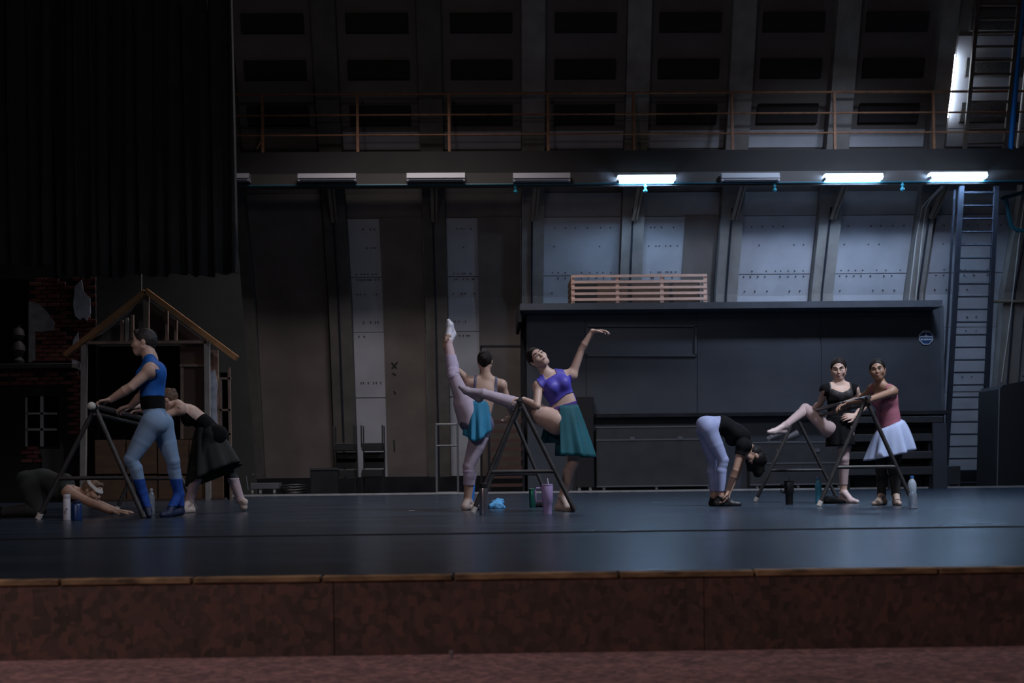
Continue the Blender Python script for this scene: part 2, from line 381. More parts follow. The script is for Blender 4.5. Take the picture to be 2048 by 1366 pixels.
for (xa, xb, ya, yb, on, lab) in fx:
    Y = YC-0.10; t = thing('fluorescent_light', lab, 'light', P((xa+xb)/2, yb, Y), 'fluorescent fixtures under the catwalk')
    a, b_ = P(xa, (ya+yb)/2, Y), P(xb, (ya+yb)/2, Y); zc = (a.z+b_.z)/2; h = (yb-ya)/94/2; X0, X1 = a.x, b_.x
    bm = B()
    # tray: inverted shallow V, seen from below and in front
    pr = [(-0.13, -h*0.2), (-0.09, h), (0.09, h), (0.13, -h*0.2), (0.10, -h*0.2), (0.07, h*0.7), (-0.07, h*0.7), (-0.10, -h*0.2)]
    va = [bm.verts.new((X0, Y+p, zc+q)) for p, q in pr]; vb = [bm.verts.new((X1, Y+p, zc+q)) for p, q in pr]
    for i in range(8): bm.faces.new((va[i], va[(i+1) % 8], vb[(i+1) % 8], vb[i]))
    bm.faces.new(va); bm.faces.new(vb[::-1])
    finish('tray', bm, DIFFON if on else TRAY, t)
    for s in (-0.055, 0.055):
        bm = B(); tube(bm, [(X0+0.02, Y+s-0.03, zc-h*0.45), (X1-0.02, Y+s-0.03, zc-h*0.45)], 0.028 if on else 0.024, 10); finish('tube', bm, TUBEON if on else TUBEOFF, t, True)
    for s in (X0+0.02, X1-0.02):
        bm = B(); box(bm, (s-0.02, Y-0.11, zc-h*0.8), (s+0.02, Y+0.09, zc+h*0.1)); finish('end_cap', bm, TRAY, t)
    for s in (0.25, 0.75):
        X = X0+(X1-X0)*s; bm = B(); box(bm, (X-0.02, Y-0.01, zc+h-0.01), (X+0.02, YC+0.02, zc+h+0.03)); finish('bracket', bm, STEELD, t)

# hidden vertical lamp behind the last rib above the catwalk
t = thing('tube_lamp', 'bright vertical tube lamp half hidden behind the rib above the catwalk', 'light', P(1892, 160, 23.7))
zz0, zz1 = ZW(232, 23.75), ZW(118, 23.75); X = ribx[7]+RW/2-0.14+0.055
bm = B(); tube(bm, [(X, YW(zz0)-0.14, zz0), (X, YW(zz1)-0.14, zz1)], 0.019, 10); finish('tube', bm, mat('warm lit tube', (1, 1, 1), 0.5, emit=((0.75, 0.87, 1.0), 40)), t, True)
bm = B(); beam(bm, (X-0.04, YW(zz0)-0.13, zz0-0.05), (X-0.04, YW(zz1)-0.13, zz1+0.05), 0.02, 0.10); finish('tray', bm, TRAY, t)

# ---- ladders
def ladder(name, label, tl, tr, bl, br, n, mt, railw, rr, double=False, top=None):
    t = thing(name, label, 'ladder', bl)
    L = []
    for a, b_ in ((bl, tl), (br, tr)):
        bm = B(); beam(bm, a, b_, railw, 0.07); finish('side_rail', bm, mt, t)
    if double:
        bm = B(); o_ = Vector((-0.10, 0.10, 0)); beam(bm, Vector(bl)+o_, Vector(tl)+o_, 0.035, 0.05); finish('side_rail', bm, mt, t)
    for i in range(n):
        f = (i+0.5)/n; p = Vector(bl).lerp(Vector(tl), f); q = Vector(br).lerp(Vector(tr), f)
        bm = B(); tube(bm, [p, q], rr, 6); finish('rung', bm, mt, t)
    return t
ladder('steel_ladder', 'tall blue black steel ladder beside the storage booth up to the catwalk', P(1923, 372, 23.45), P(1993, 372, 23.45), G(1890, 978).xy.to_3d()*0+P(1889, 978, 24.6), P(1963, 977, 24.6), 24, STEELD, 0.10, 0.022, True)
LW = mat('brown black ladder steel', (0.10, 0.075, 0.06), 0.6, var=0.3, scale=5)
ladder('catwalk_ladder', 'upper brown steel ladder rising from the catwalk beside the blue pipe', P(1962, -60, 23.15), P(2045, -60, 23.15), P(1929, 300, 23.5), P(2009, 299, 23.5), 13, LW, 0.08, 0.03)
bm = B(); tube(bm, [P(2050, -60, 23.2), P(2021, 300, 23.45)], 0.055, 12); tag(finish('blue_pipe', bm, BLUEP, None, True), 'thick bright blue vertical pipe right of the upper ladder', 'pipe')
bm = B(); tube(bm, [P(2072, -60, 23.5), P(2034, 300, 23.6)], 0.03, 8); tag(finish('grey_pipe', bm, WHITEC, None, True), 'thin pale vertical pipe at the frame edge right of the blue pipe', 'pipe')

# white twin conduits on the second last rib, white cable at right
t = thing('twin_conduit', 'pair of thin white conduits running down the rib above the booth roof', 'conduit', P(1822, 603, 25.2))
for d in (0, 14):
    bm = B(); tube(bm, [wpt(1818+d*0.9, 603, 0.35), wpt(1832+d*0.8, 480, 0.35), wpt(1844+d*0.6, 415, 0.35), P(1858+d*0.3, 398, 24.2), P(1884+d*0.3, 372, YC+0.1)], 0.014, 6); finish('conduit', bm, WHITEC, t, True)
bm = B(); tube(bm, [wpt(2003, 764, 0.30), wpt(2020, 640, 0.32), wpt(2038, 480, 0.34), wpt(2050, 396, 0.36)], 0.014, 6)
tag(finish('white_cable', bm, WHITEC, None, True), 'white cable rising slantwise from behind the black case at right', 'cable')
bm = B(); tube(bm, [wpt(1985, 603, 0.36), wpt(2100, 603, 0.36)], 0.035, 8); tag(finish('brown_pipe', bm, mat('aged conduit', (0, 0, 0)), None, True), 'brown grey horizontal pipe on the wall right of the tall ladder', 'pipe')
bm = B(); tube(bm, [P(2010, 392, 24.0), P(2022, 452, 24.3), P(2034, 461, 24.3), P(2110, 461, 24.3)], 0.045, 8); tube(bm, [P(2002, 398, 24.0), P(2110, 366, 24.0)], 0.04, 8)
tag(finish('teal_pipe', bm, TEAL, None, True), 'bent teal pipe in the corner under the catwalk at right', 'pipe')
# upper corner plate: lighter wall sheet right of the ladder
# ================================================================== SCENERY AND FURNITURE
CURT = mat('black velour curtain', (0.010, 0.0105, 0.011), 0.95, var=0.3, scale=4)
def curtain(name, label, px0, px1, pyb, Y, n, amp, thick=0.0, seed=1, group=None):
    rnd = random.Random(seed)
    X0, X1 = XW(px0, Y, 400), XW(px1, Y, 400); zb = ZW(pyb, Y, (px0+px1)/2); zt_ = ZW(-80, Y, (px0+px1)/2)
    bm = B(); N = n*8; rows = 7
    ph = [rnd.uniform(-0.6, 0.6) for _ in range(n+2)]; am = [rnd.uniform(0.5, 1.3) for _ in range(n+2)]
    grid = []
    for j in range(rows):
        f = j/(rows-1); z = zb+(zt_-zb)*f; row = []
        for i in range(N+1):
            u = i/N*n; k = int(u); a = (am[k]*(1-(u-k))+am[k+1]*(u-k))*amp
            y = Y+a*math.sin(2*PI*u+ph[k]*(1-(u-k))+ph[k+1]*(u-k))*(1.0-0.25*f)
            zz = z + (0.02*math.sin(u*2.1+seed) if j == 0 else 0)
            row.append(bm.verts.new((X0+(X1-X0)*i/N+0.03*math.sin(u*3.7+f*2), y, zz)))
        grid.append(row)
    for a, b_ in zip(grid, grid[1:]):
        for i in range(N): bm.faces.new((a[i], a[i+1], b_[i+1], b_[i]))
    o = finish(name, bm, CURT, None, True); s = o.modifiers.new('thickness', 'SOLIDIFY'); s.thickness = 0.012
    tag(o, label, 'curtain', group)
    return o
curtain('stage_curtain', 'widest black curtain, its right edge hanging above the house set', 205, 471, 551, 15.6, 9, 0.10, seed=3, group='black masking curtains')
curtain('stage_curtain', 'black curtain hanging above the brick set, between its two neighbours', 101, 214, 553, 15.3, 5, 0.09, seed=5, group='black masking curtains')
curtain('stage_curtain', 'black curtain at the far left edge with a pale frayed corner', -60, 104, 531, 15.0, 5, 0.12, seed=9, group='black masking curtains')

# ---- storage booth (big black shed)
YB = 23.0
DK = mat('blue black booth paint', (0.056, 0.066, 0.086), 0.62, var=0.16, scale=1.2)
DK2 = mat('booth trim paint', (0.085, 0.100, 0.125), 0.55, var=0.15, scale=3)
bt = thing('storage_booth', 'long blue black wooden booth with flat roof, a crate on top', 'booth', P(1450, 975, YB))
def q4(bm, pa, pb, pc, pd, Y, th):
    slab(bm, [P(*pa, Y), P(*pb, Y), P(*pc, Y), P(*pd, Y)], (0, th, 0))
bm = B(); Xa, Xb = XW(1053, YB, 700), XW(1888, YB, 800); z1, z0 = ZW(611, YB), 0.0
slab(bm, [P(1053, 613, YB), P(1881, 612, YB), (P(1893, 960, YB).x, YB, 0.0), (Xa, YB, 0.0)], (0, 1.6, 0)); finish('body', bm, DK, bt)
for (a, b_) in ((1054, 1392), (1394, 1640), (1642, 1882)):
    bm = B(); pr = 0.02
    if a == 1054:
        for (u0, v0, u1, v1) in ((1056, 618, 1172, 826), (1172, 618, 1392, 652), (1172, 714, 1392, 826)): box(bm, P(u0, v0, YB-pr), P(u1, v1, YB+0.0)+Vector((0, 0.01, 0)))
    else: box(bm, P(a, 618, YB-pr), P(b_, 826, YB)+Vector((0, 0.01, 0)))
    finish('front_panel', bm, DK, bt)
bm = B(); zr0, zr1 = ZW(618, YB-0.5, 1450), ZW(605, YB-0.5, 1450)
box(bm, (XW(1040, YB-0.5, 610), YB-0.58, zr0), (XW(1882, YB-0.5, 610), YB+1.7, zr1)); finish('roof', bm, DK2, bt)
bm = B(); box(bm, (XW(1036, YB-0.35, 620), YB-0.40, ZW(645, YB-0.3, 1040)), (XW(1043, YB-0.35, 620), YB+1.6, zr1-0.01)); finish('fascia_board', bm, BLACKW, bt)
# hatch recess with frame
fr = B(); p0, p1 = P(1172, 651, YB-0.04), P(1393, 713, YB-0.04)
for a, b_ in (((1172, 652), (1393, 652)), ((1172, 711), (1393, 711))): beam(fr, P(*a, YB-0.04), P(*b_, YB-0.04), 0.045, 0.06)
for a, b_ in (((1173, 652), (1173, 711)), ((1391, 652), (1391, 711))): beam(fr, P(*a, YB-0.04), P(*b_, YB-0.04), 0.05, 0.06)
ho = finish('hatch_frame', fr, DK2, bt)
bm = B(); box(bm, P(1174, 654, YB+0.01), P(1390, 709, YB-0.012)); finish('hatch_board', bm, mat('hatch board', (0.07, 0.085, 0.115), 0.5), bt)
bm = B(); box(bm, (XW(1190, YB, 830), YB-0.30, ZW(834, YB, 1450)), (XW(1890, YB, 830), YB+0.01, ZW(827, YB, 1450))); finish('ledge', bm, BLACKW, bt)
bm = B(); box(bm, P(1880, 612, YB-0.03), P(1888, 830, YB+0.02)); finish('corner_trim', bm, DK2, bt)
# dark return flat left of the booth
bm = B(); box(bm, (XW(1042, 23.9, 700), 23.6, 0), (XW(1051, 23.6, 700), 24.2, ZW(640, 23.6, 1050)))
tag(finish('booth_side_post', bm, BLACKW), 'black post at the left end of the booth behind the stretching woman in purple', 'post')

# octagonal sign
SG = P(1852.5, 675, YB-0.05); R = 0.158
t = thing('octagonal_sign', 'small blue and white octagonal sign on the booth wall', 'sign', SG)
def ngon(n, c, r, y, rot=0.0): return [(c.x+r*math.cos(2*PI*(k+rot)/n), y, c.z+r*math.sin(2*PI*(k+rot)/n)) for k in range(n)]
NAVY = mat('navy sign face', (0.02, 0.07, 0.20), 0.4); SWH = mat('white sign print', (0.62, 0.72, 0.88), 0.4)
bm = B(); slab(bm, ngon(8, SG, R, YB-0.045, 0.5), (0, 0.025, 0)); finish('rim', bm, SWH, t)
bm = B(); slab(bm, ngon(8, SG, R*0.88, YB-0.050, 0.5), (0, 0.01, 0)); finish('face', bm, NAVY, t)
bm = B(); y = YB-0.054
def bar(u0, u1, v0, v1): box(bm, (SG.x+u0*R, y, SG.z+v0*R), (SG.x+u1*R, y+0.006, SG.z+v1*R))
bar(-0.80, 0.78, 0.02, 0.19)
for a, b_ in ((-0.74, -0.38), (-0.30, 0.24), (0.29, 0.76)): bar(a, b_, -0.36, -0.16)
slab(bm, [(SG.x-0.22*R, y, SG.z+0.19*R), (SG.x+0.18*R, y, SG.z+0.19*R), (SG.x+0.02*R, y, SG.z+0.46*R), (SG.x-0.10*R, y, SG.z+0.46*R)], (0, 0.006, 0))
bar(-0.42, 0.42, 0.66, 0.74)
finish('print', bm, SWH, t)

# slatted crate on the roof
WOOD = mat('pinkish bare pine', (0.86, 0.60, 0.50), 0.65, var=0.15, scale=6, stretch=(1, 1, 6))
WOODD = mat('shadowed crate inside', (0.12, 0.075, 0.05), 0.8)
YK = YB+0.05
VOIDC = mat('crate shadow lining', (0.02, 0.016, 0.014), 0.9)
t = thing('slatted_crate', 'long pinkish wooden crate with open slats on the booth roof', 'crate', P(1279, 606, YK))
zK = zr1; zKt = ZW(549, YK, 1279)
xs = [XW(px, YK, 580) for px in (1146, 1235, 1324, 1411)]
for X in xs:
    for yy, nm in ((YK, 'upright'), (YK+0.75, 'upright')):
        bm = B(); box(bm, (X-0.035, yy, zK), (X+0.035, yy+0.05, zKt)); finish(nm, bm, WOOD, t)
for k in range(6):
    z = zK+0.05+(zKt-zK-0.08)*k/5
    bm = B(); box(bm, (xs[0]-0.03, YK-0.022 if k < 5 else YK-0.03, z-0.026), (xs[-1]+0.03, YK, z+0.026)); finish('slat', bm, WOOD, t)
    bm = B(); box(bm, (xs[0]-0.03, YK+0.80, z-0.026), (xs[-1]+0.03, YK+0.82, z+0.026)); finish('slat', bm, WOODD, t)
for k in range(5):
    z = zK+0.10+(zKt-zK-0.2)*k/4
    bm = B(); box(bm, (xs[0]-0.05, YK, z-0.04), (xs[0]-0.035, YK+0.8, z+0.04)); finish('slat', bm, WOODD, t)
bm = B(); box(bm, (xs[0]-0.02, YK+0.70, zK), (xs[-1]+0.02, YK+0.72, zKt-0.05)); finish('shade_board', bm, VOIDC, t)  # dark sheet added for the shade seen between the slats
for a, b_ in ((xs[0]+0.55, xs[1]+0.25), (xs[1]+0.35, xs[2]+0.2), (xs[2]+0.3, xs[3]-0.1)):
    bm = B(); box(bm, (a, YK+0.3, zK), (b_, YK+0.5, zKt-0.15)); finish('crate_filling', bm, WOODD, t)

# dark flight cases with castors under the ledge
def castors(par, pts, r=0.05):
    for (X, Y) in pts:
        bm = B(); tube(bm, [(X-0.02, Y, r), (X+0.02, Y, r)], r, 14); c_ = finish('castor', bm, mat('castor rubber', (0.20, 0.20, 0.21), 0.5), par, True)
        bm = B(); box(bm, (X-0.03, Y-0.03, r), (X+0.03, Y+0.03, r*2+0.02)); finish('castor_fork', bm, mat('dull steel', (0.3, 0.3, 0.3), 0.4, 0.8), c_)
CASE = mat('black road case', (0.040, 0.042, 0.047), 0.6, var=0.2, scale=3)
EDGE = mat('grey case edging', (0.13, 0.135, 0.15), 0.45)
def case(name, label, pl, pr_, pt, Y, dep, bands=(0.3,), grp=None):
    X0, X1 = XW(pl, Y), XW(pr_, Y); zt_ = ZW(pt, Y, (pl+pr_)/2); t = thing(name, label, 'case', ((X0+X1)/2, Y+dep/2, 0), grp)
    bm = B(); box(bm, (X0, Y, 0.12), (X1, Y+dep, zt_)); finish('body', bm, CASE, t, bevel=0.01)
    for f in bands:
        z = 0.12+(zt_-0.12)*f; bm = B(); box(bm, (X0-0.006, Y-0.008, z-0.014), (X1+0.006, Y+0.02, z+0.014)); finish('edging', bm, EDGE, t)
    for z in (0.12, zt_):
        bm = B(); box(bm, (X0-0.006, Y-0.008, z-0.018), (X1+0.006, Y+0.03, z+0.010)); finish('edging', bm, EDGE, t)
    for k in (0.3, 0.7):
        X = X0+(X1-X0)*k; bm = B(); box(bm, (X-0.05, Y-0.014, 0.12+(zt_-0.12)*0.80-0.035), (X+0.05, Y, 0.12+(zt_-0.12)*0.80+0.035)); finish('latch', bm, EDGE, t)
    castors(t, [(X0+0.15, Y+0.06), ((X0+X1)/2, Y+0.06), (X1-0.15, Y+0.06)])
    return t
case('road_case', 'wide black wheeled case behind the bending dancer', 1193, 1432, 853, 22.75-0.05, 0.20-0.02, (0.78,), None)
case('road_case', 'low black wheeled case behind the dancer whose leg rests on the barre', 1500, 1692, 884, 22.75-0.05, 0.18, (0.5,), None)
# small black spotlights lying on the low case
t = thing('stage_lamp', 'left one of two small dark lamps lying on the low case', 'lamp', P(1545, 884, 22.8), 'small lamps on the low case')
def spot(t, px, py, Y):
    a = P(px-14, py+4, Y); b_ = P(px+14, py-8, Y)
    bm = B(); tube(bm, [a, a.lerp(b_, 0.6), b_], 0.05, 12, 0.085); finish('lamp_body', bm, mat('grey lamp housing', (0.16, 0.16, 0.17), 0.4), t, True)
    bm = B(); beam(bm, P(px-10, py+8, Y), P(px-10, py-2, Y), 0.02, 0.1); beam(bm, P(px-16, py+8, Y), P(px+16, py+8, Y), 0.02, 0.1); finish('yoke', bm, EDGE, t)
spot(t, 1548, 875, 22.78)
t = thing('stage_lamp', 'right one of two small dark lamps lying on the low case', 'lamp', P(1580, 884, 22.8), 'small lamps on the low case'); spot(t, 1582, 875, 22.78)
# stacked platforms
zs_ = [(833, 846, 1698, 1888, 'topmost'), (868, 883, 1690, 1866, 'second from the top'), (903, 918, 1690, 1870, 'third from the top'), (934, 950, 1692, 1868, 'lowest')]
prev = None
for k, (ya, yb, xa, xb, w_) in enumerate(zs_):
    Y = YB-0.55
    o_ = thing('stage_platform', 'black stage platform, %s of the stack behind the white skirted woman' % w_, 'platform', P((xa+xb)/2, yb, Y), 'stacked black platforms')
    bm = B(); z0_, z1_ = ZW(yb, Y, 1780), ZW(ya, Y, 1780); box(bm, (XW(xa, Y), Y, z0_), (XW(xb, Y), Y+0.5, z1_)); finish('deck', bm, CASE, o_, bevel=0.008)
    low = ZW(zs_[k+1][0], Y, 1780) if k < 3 else 0.0
    for f in (0.03, 0.5, 0.97):
        X = XW(xa, Y)+(XW(xb, Y)-XW(xa, Y))*f; bm = B(); box(bm, (X-0.03, Y+0.04, low), (X+0.03, Y+0.46, z0_)); finish('spacer', bm, BLACKW, o_)
# black panel leaning under the ledge at right end
bm = B(); box(bm, P(1866, 846, YB-0.62), Vector((XW(1893, YB-0.6), YB-0.56, 0.0))); tag(finish('end_board', bm, DK), 'narrow blue black board closing the right end of the platform stack', 'board')
# small dark crate under ladder
t = thing('tool_crate', 'small dark crate standing at the foot of the tall ladder', 'crate', P(1908, 975, 23.6))
bm = B(); box(bm, (XW(1893, 23.6), 23.6, 0.06), (XW(1921, 23.6), 23.95, ZW(932, 23.6, 1908))); finish('body', bm, CASE, t, bevel=0.01); castors(t, [(XW(1897, 23.6), 23.65), (XW(1917, 23.6), 23.65)], 0.03)
# tall black case at right edge
t = thing('tall_case', 'tall black case with sloping top cut by the right frame edge', 'case', P(2040, 975, 23.2))
Y = 23.2; bm = B(); slab(bm, [(XW(1994, Y, 975), Y, 0), (XW(2110, Y), Y, 0), P(2110, 756, Y), P(2048, 762, Y), P(2006, 770, Y), P(1999, 778, Y)], (0, 1.0, 0)); finish('body', bm, mat('tall case cloth', (0.018, 0.018, 0.022), 0.8), t)
bm = B(); tube(bm, [P(1999, 778, Y-0.01), Vector((XW(1994, Y, 975), Y-0.01, 0.03))], 0.015, 6); finish('edging', bm, EDGE, t)
# small red marker on the rib
bm = B(); box(bm, P(1984, 848, 24.9), P(1991, 862, 24.95)); tag(finish('red_box', bm, mat('dull red box', (0.28, 0.05, 0.05), 0.6)), 'tiny red alarm box on the rib right of the tall ladder', 'box')

# ---- objects left of centre
CH = mat('black chair steel', (0.018, 0.018, 0.020), 0.5)
def chair(name, label, cx, Y, zbase, flip, grp):
    t = thing(name, label, 'chair', (cx, Y, zbase), grp)
    H = 0.92; SH = 0.46; W = 0.44
    def V(x, y, z): return (cx+x, Y+y, zbase+(0.92-z if flip else z))
    for sx in (-1, 1):
        for sy in (-1, 1):
            bm = B(); tube(bm, [V(sx*W/2, sy*0.2, 0), V(sx*W/2, sy*0.2, SH)], 0.014, 8); finish('leg', bm, CH, t, True)
    bm = B(); a = V(-W/2, -0.21, SH-0.09); b_ = V(W/2, 0.21, SH+0.07); box(bm, a, b_); finish('seat', bm, mat('black chair vinyl', (0.012, 0.012, 0.013), 0.5), t, bevel=0.01)
    bm = B()
    for sx in (-1, 1): tube(bm, [V(sx*W/2, 0.2, SH), V(sx*W/2, 0.23, H)], 0.014, 8)
    finish('back_frame', bm, CH, t, True)
    bm = B(); box(bm, V(-W/2, 0.215, 0.68), V(W/2, 0.245, 0.90)); finish('backrest', bm, mat('black chair vinyl', (0, 0, 0)), t, bevel=0.008)
    return t
Yc = 23.3
for (px, zb_, fl, lab) in ((746, 0.0, False, 'black chair standing at the wall under an upturned one, right stack'), (746, 0.535, True, 'black chair turned upside down on the right stack'),
                           (690, 0.0, False, 'black chair standing at the wall under an upturned one, left stack'), (690, 0.535, True, 'black chair turned upside down on the left stack')):
    chair('stacking_chair', lab, XW(px, Yc), Yc, zb_, fl, 'stacked black chairs by the wall')
t = thing('equipment_box', 'low flat black box left of the stacked chairs', 'box', P(668, 990, 23.0))
bm = B(); box(bm, (XW(622, 23.0), 22.85, 0), (XW(676, 23.0), 23.0, ZW(940, 23.0, 650))); finish('body', bm, BLACKW, t, bevel=0.01)
bm = B(); box(bm, (XW(620, 23.0), 22.84, ZW(940, 23.0, 650)), (XW(678, 23.0), 23.01, ZW(936, 23.0, 650))); finish('lid', bm, CASE, t)
t = thing('trolley', 'small low trolley with castors behind the skirted dancer\'s foot', 'trolley', P(530, 992, 22.9))
Y = 22.9; bm = B(); box(bm, (XW(500, Y), Y, ZW(978, Y, 530)), (XW(556, Y), Y+0.4, ZW(966, Y, 530))); finish('deck', bm, EDGE, t, bevel=0.006)
bm = B(); tube(bm, [P(496, 980, Y), P(492, 950, Y), P(508, 948, Y)], 0.015, 8); finish('handle', bm, EDGE, t, True)
castors(t, [(XW(504, Y), Y+0.03), (XW(520, Y), Y+0.03), (XW(548, Y), Y+0.03)], 0.06)
bm = B()
for k in range(5):
    c = P(588, 985, 23.05); pts = []
    for j in range(25):
        a = j/24*2*PI; pts.append((c.x+(0.24+0.02*math.sin(3*a+k))*math.cos(a), c.y+(0.22)*math.sin(a), 0.03+k*0.045+0.015*math.sin(a*2+k)))
    tube(bm, pts, 0.02, 6)
tag(finish('cable_coil', bm, mat('dark cable', (0.03, 0.03, 0.032), 0.5), None, True), 'coil of dark cable heaped by the wall beside the trolley', 'cable')
# metal rack
t = thing('metal_rack', 'empty light metal rack standing at the wall left of the raised leg', 'rack', P(893, 988, 22.9))
Y = 22.85; GS = mat('galvanised rack', (0.30, 0.31, 0.33), 0.4, 0.6)
for px in (872, 915):
    for dy in (0, 0.35):
        bm = B(); X = XW(px, Y); tube(bm, [(X, Y+dy, 0), (X, Y+dy, ZW(846, Y, 893))], 0.018, 8); finish('upright', bm, GS, t, True)
for py in (848, 891, 985):
    for dy in (0, 0.35):
        bm = B(); z = ZW(py, Y, 893); tube(bm, [(XW(872, Y), Y+dy, z), (XW(915, Y), Y+dy, z)], 0.014, 8); finish('crossbar', bm, GS, t, True)
# framed opening on wall behind dancers
bm = B()
for a, b_ in (((961, 693), (1050, 693)), ((962, 693), (962, 740))): beam(bm, P(*a, 24.0), P(*b_, 24.0), 0.05, 0.05)
beam(bm, P(962, 730, 24.0), Vector((XW(962, 24.0), 24.0, 0)), 0.05, 0.05); beam(bm, P(1048, 693, 24.0), Vector((XW(1048, 24.0), 24.0, 0)), 0.05, 0.05)
tag(finish('pipe_frame', bm, BLACKW), 'black pipe frame standing behind the two stretching dancers', 'frame')
# reddish slatted stand
RED = mat('dark red slat wood', (0.075, 0.032, 0.028), 0.7)
t = thing('slatted_stand', 'dark red slatted stand behind the middle barre', 'stand', P(1010, 985, 23.2)); Y = 23.2
for px in (978, 1046):
    bm = B(); box(bm, (XW(px, Y)-0.03, Y, 0), (XW(px, Y)+0.03, Y+0.4, ZW(838, Y, 1010))); finish('upright', bm, BLACKW, t)
for py in (843, 862, 880, 898, 917, 935, 953, 970):
    bm = B(); z = ZW(py, Y, 1010); box(bm, (XW(980, Y), Y-0.02, z-0.04), (XW(1044, Y), Y+0.02, z+0.03)); finish('slat', bm, RED, t)
# dark cabinet between stand and booth
t = thing('wheeled_cabinet', 'black cabinet on castors half hidden behind the woman in purple', 'cabinet', P(1110, 985, 22.9))
Y = 22.72; bm = B(); box(bm, (XW(1152, Y), Y, 0.1), (XW(1188, Y), Y+0.25, ZW(793, Y, 1165))); finish('body', bm, mat('tall case cloth', (0, 0, 0)), t, bevel=0.01); castors(t, [(XW(1158, Y), Y+0.04), (XW(1180, Y), Y+0.04)], 0.04)

# ---- wooden house set
YH = 18.8
PINE = mat('tan pine stud', (0.42, 0.21, 0.09), 0.65, var=0.2, scale=5)
PINED = mat('grey brown stud', (0.24, 0.17, 0.13), 0.75, var=0.2, scale=5)
GREYW = mat('painted grey frame', (0.30, 0.28, 0.26), 0.7, var=0.15, scale=5)
PLY = mat('brown plywood', (0.13, 0.070, 0.040), 0.7, var=0.2, scale=2.5, stretch=(1, 1, 5))
PLYD = mat('dark brown board', (0.075, 0.045, 0.035), 0.8, var=0.2, scale=2)
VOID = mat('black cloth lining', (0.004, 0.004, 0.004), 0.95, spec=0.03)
hs = thing('house_set', 'wooden frame house scenery with gabled roof and open front', 'stage set', P(290, 1000, YH))
def hb(nm, a, b_, wd, m_, Y=YH, dep=0.08, z0=None):
    bm = B(); p, q = P(*a, Y), P(*b_, Y)
    if z0 is not None: q.z = z0
    beam(bm, p, q, wd, dep); return finish(nm, bm, m_, hs)
hb('rafter', (292, 582), (474, 717), 0.09, PINE, YH-0.06, 0.14)
hb('rafter', (292, 584), (131, 711), 0.08, PINE, YH-0.06, 0.14)
hb('rafter', (288, 588), (180, 672), 0.05, PINED, YH+0.35, 0.10)
hb('king_post', (293, 590), (293, 686), 0.085, PINED)
hb('header', (166, 686), (414, 684), 0.05, PINED)
hb('door_post', (169, 686), (166, 980), 0.09, GREYW, z0=0)
hb('door_post', (414, 684), (417, 980), 0.085, GREYW, z0=0)
for (px, y0, m_) in ((244, 640, PINED), (254, 636, GREYW), (265, 630, PINED), (334, 620, PINED), (352, 640, PINED)): hb('stud', (px, y0), (px, 684), 0.045, m_, YH+0.12, 0.06)
bm = B(); slab(bm, [P(292, 596, YH+0.3), P(400, 676, YH+0.3), P(400, 688, YH+0.3), P(292, 688, YH+0.3)], (0, 0.03, 0)); finish('gable_board', bm, PLYD, hs)
bm = B(); slab(bm, [P(288, 596, YH+0.32), P(288, 688, YH+0.32), P(180, 688, YH+0.32), P(180, 680, YH+0.32)], (0, 0.03, 0)); finish('gable_board', bm, mat('grey ply sheet', (0.115, 0.105, 0.10), 0.8, var=0.2, scale=1.5), hs)
bm = B(); slab(bm, [P(276, 600, YH+0.05), P(262, 622, YH+0.05), P(206, 668, YH+0.05), P(186, 676, YH+0.05), P(186, 671, YH+0.05)], (0, 0.02, 0)); finish('roof_sheet', bm, mat('grey painted board', (0.16, 0.155, 0.16), 0.8), hs)
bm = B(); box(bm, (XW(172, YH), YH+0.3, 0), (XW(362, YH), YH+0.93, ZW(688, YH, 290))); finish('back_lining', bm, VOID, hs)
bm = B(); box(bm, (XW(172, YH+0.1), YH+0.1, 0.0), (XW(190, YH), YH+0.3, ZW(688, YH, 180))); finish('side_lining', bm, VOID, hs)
for (a, b_, t0, t1, m_) in ((362, 411, 686, 729, PLYD), (362, 411, 734, 878, PLYD)):
    bm = B(); box(bm, (XW(a, YH+0.2), YH+0.2, ZW(t1, YH+0.2, a)), (XW(b_, YH+0.2), YH+0.24, ZW(t0, YH+0.2, a))); finish('wall_board', bm, m_, hs)
hb('stud', (364, 735), (364, 878), 0.04, PINED, YH+0.17, 0.05)
hb('rail', (360, 731), (412, 731), 0.04, PINED, YH+0.15, 0.05)
for k, (a, b_) in enumerate(((190, 250), (253, 313), (316, 376), (379, 446))):
    for j, (t0, t1) in enumerate(((880, 948), (952, 1003))):
        bm = B(); z1_ = ZW(t0, YH+0.05, a); z0_ = max(0.03, ZW(t1, YH+0.05, a)); box(bm, (XW(a, YH+0.05), YH+0.05, z0_), (XW(b_, YH+0.05), YH+0.09, z1_)); finish('base_panel', bm, PLY, hs)
bm = B(); box(bm, (XW(160, YH), YH-0.03, 0), (XW(450, YH), YH+0.12, 0.035)); finish('sill', bm, PLYD, hs)
hb('stud', (458, 735), (462, 940), 0.04, PINED, YH+0.3, 0.05, z0=0)
hb('stud', (441, 758), (441, 870), 0.04, PINED, YH+0.3, 0.05, z0=0)
for py in (757, 820, 868): hb('rail', (440, py), (462, py), 0.035, PINED, YH+0.3, 0.05)
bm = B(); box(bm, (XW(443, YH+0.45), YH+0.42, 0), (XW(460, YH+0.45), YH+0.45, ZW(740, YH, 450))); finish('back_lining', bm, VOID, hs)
bm = B(); tube(bm, [P(283, 586, YH-0.03), P(283, 500, YH-0.03)], 0.008, 6); tag(finish('hanging_rope', bm, GREYW, None), 'thin rope hanging down to the ridge of the wooden house', 'rope')
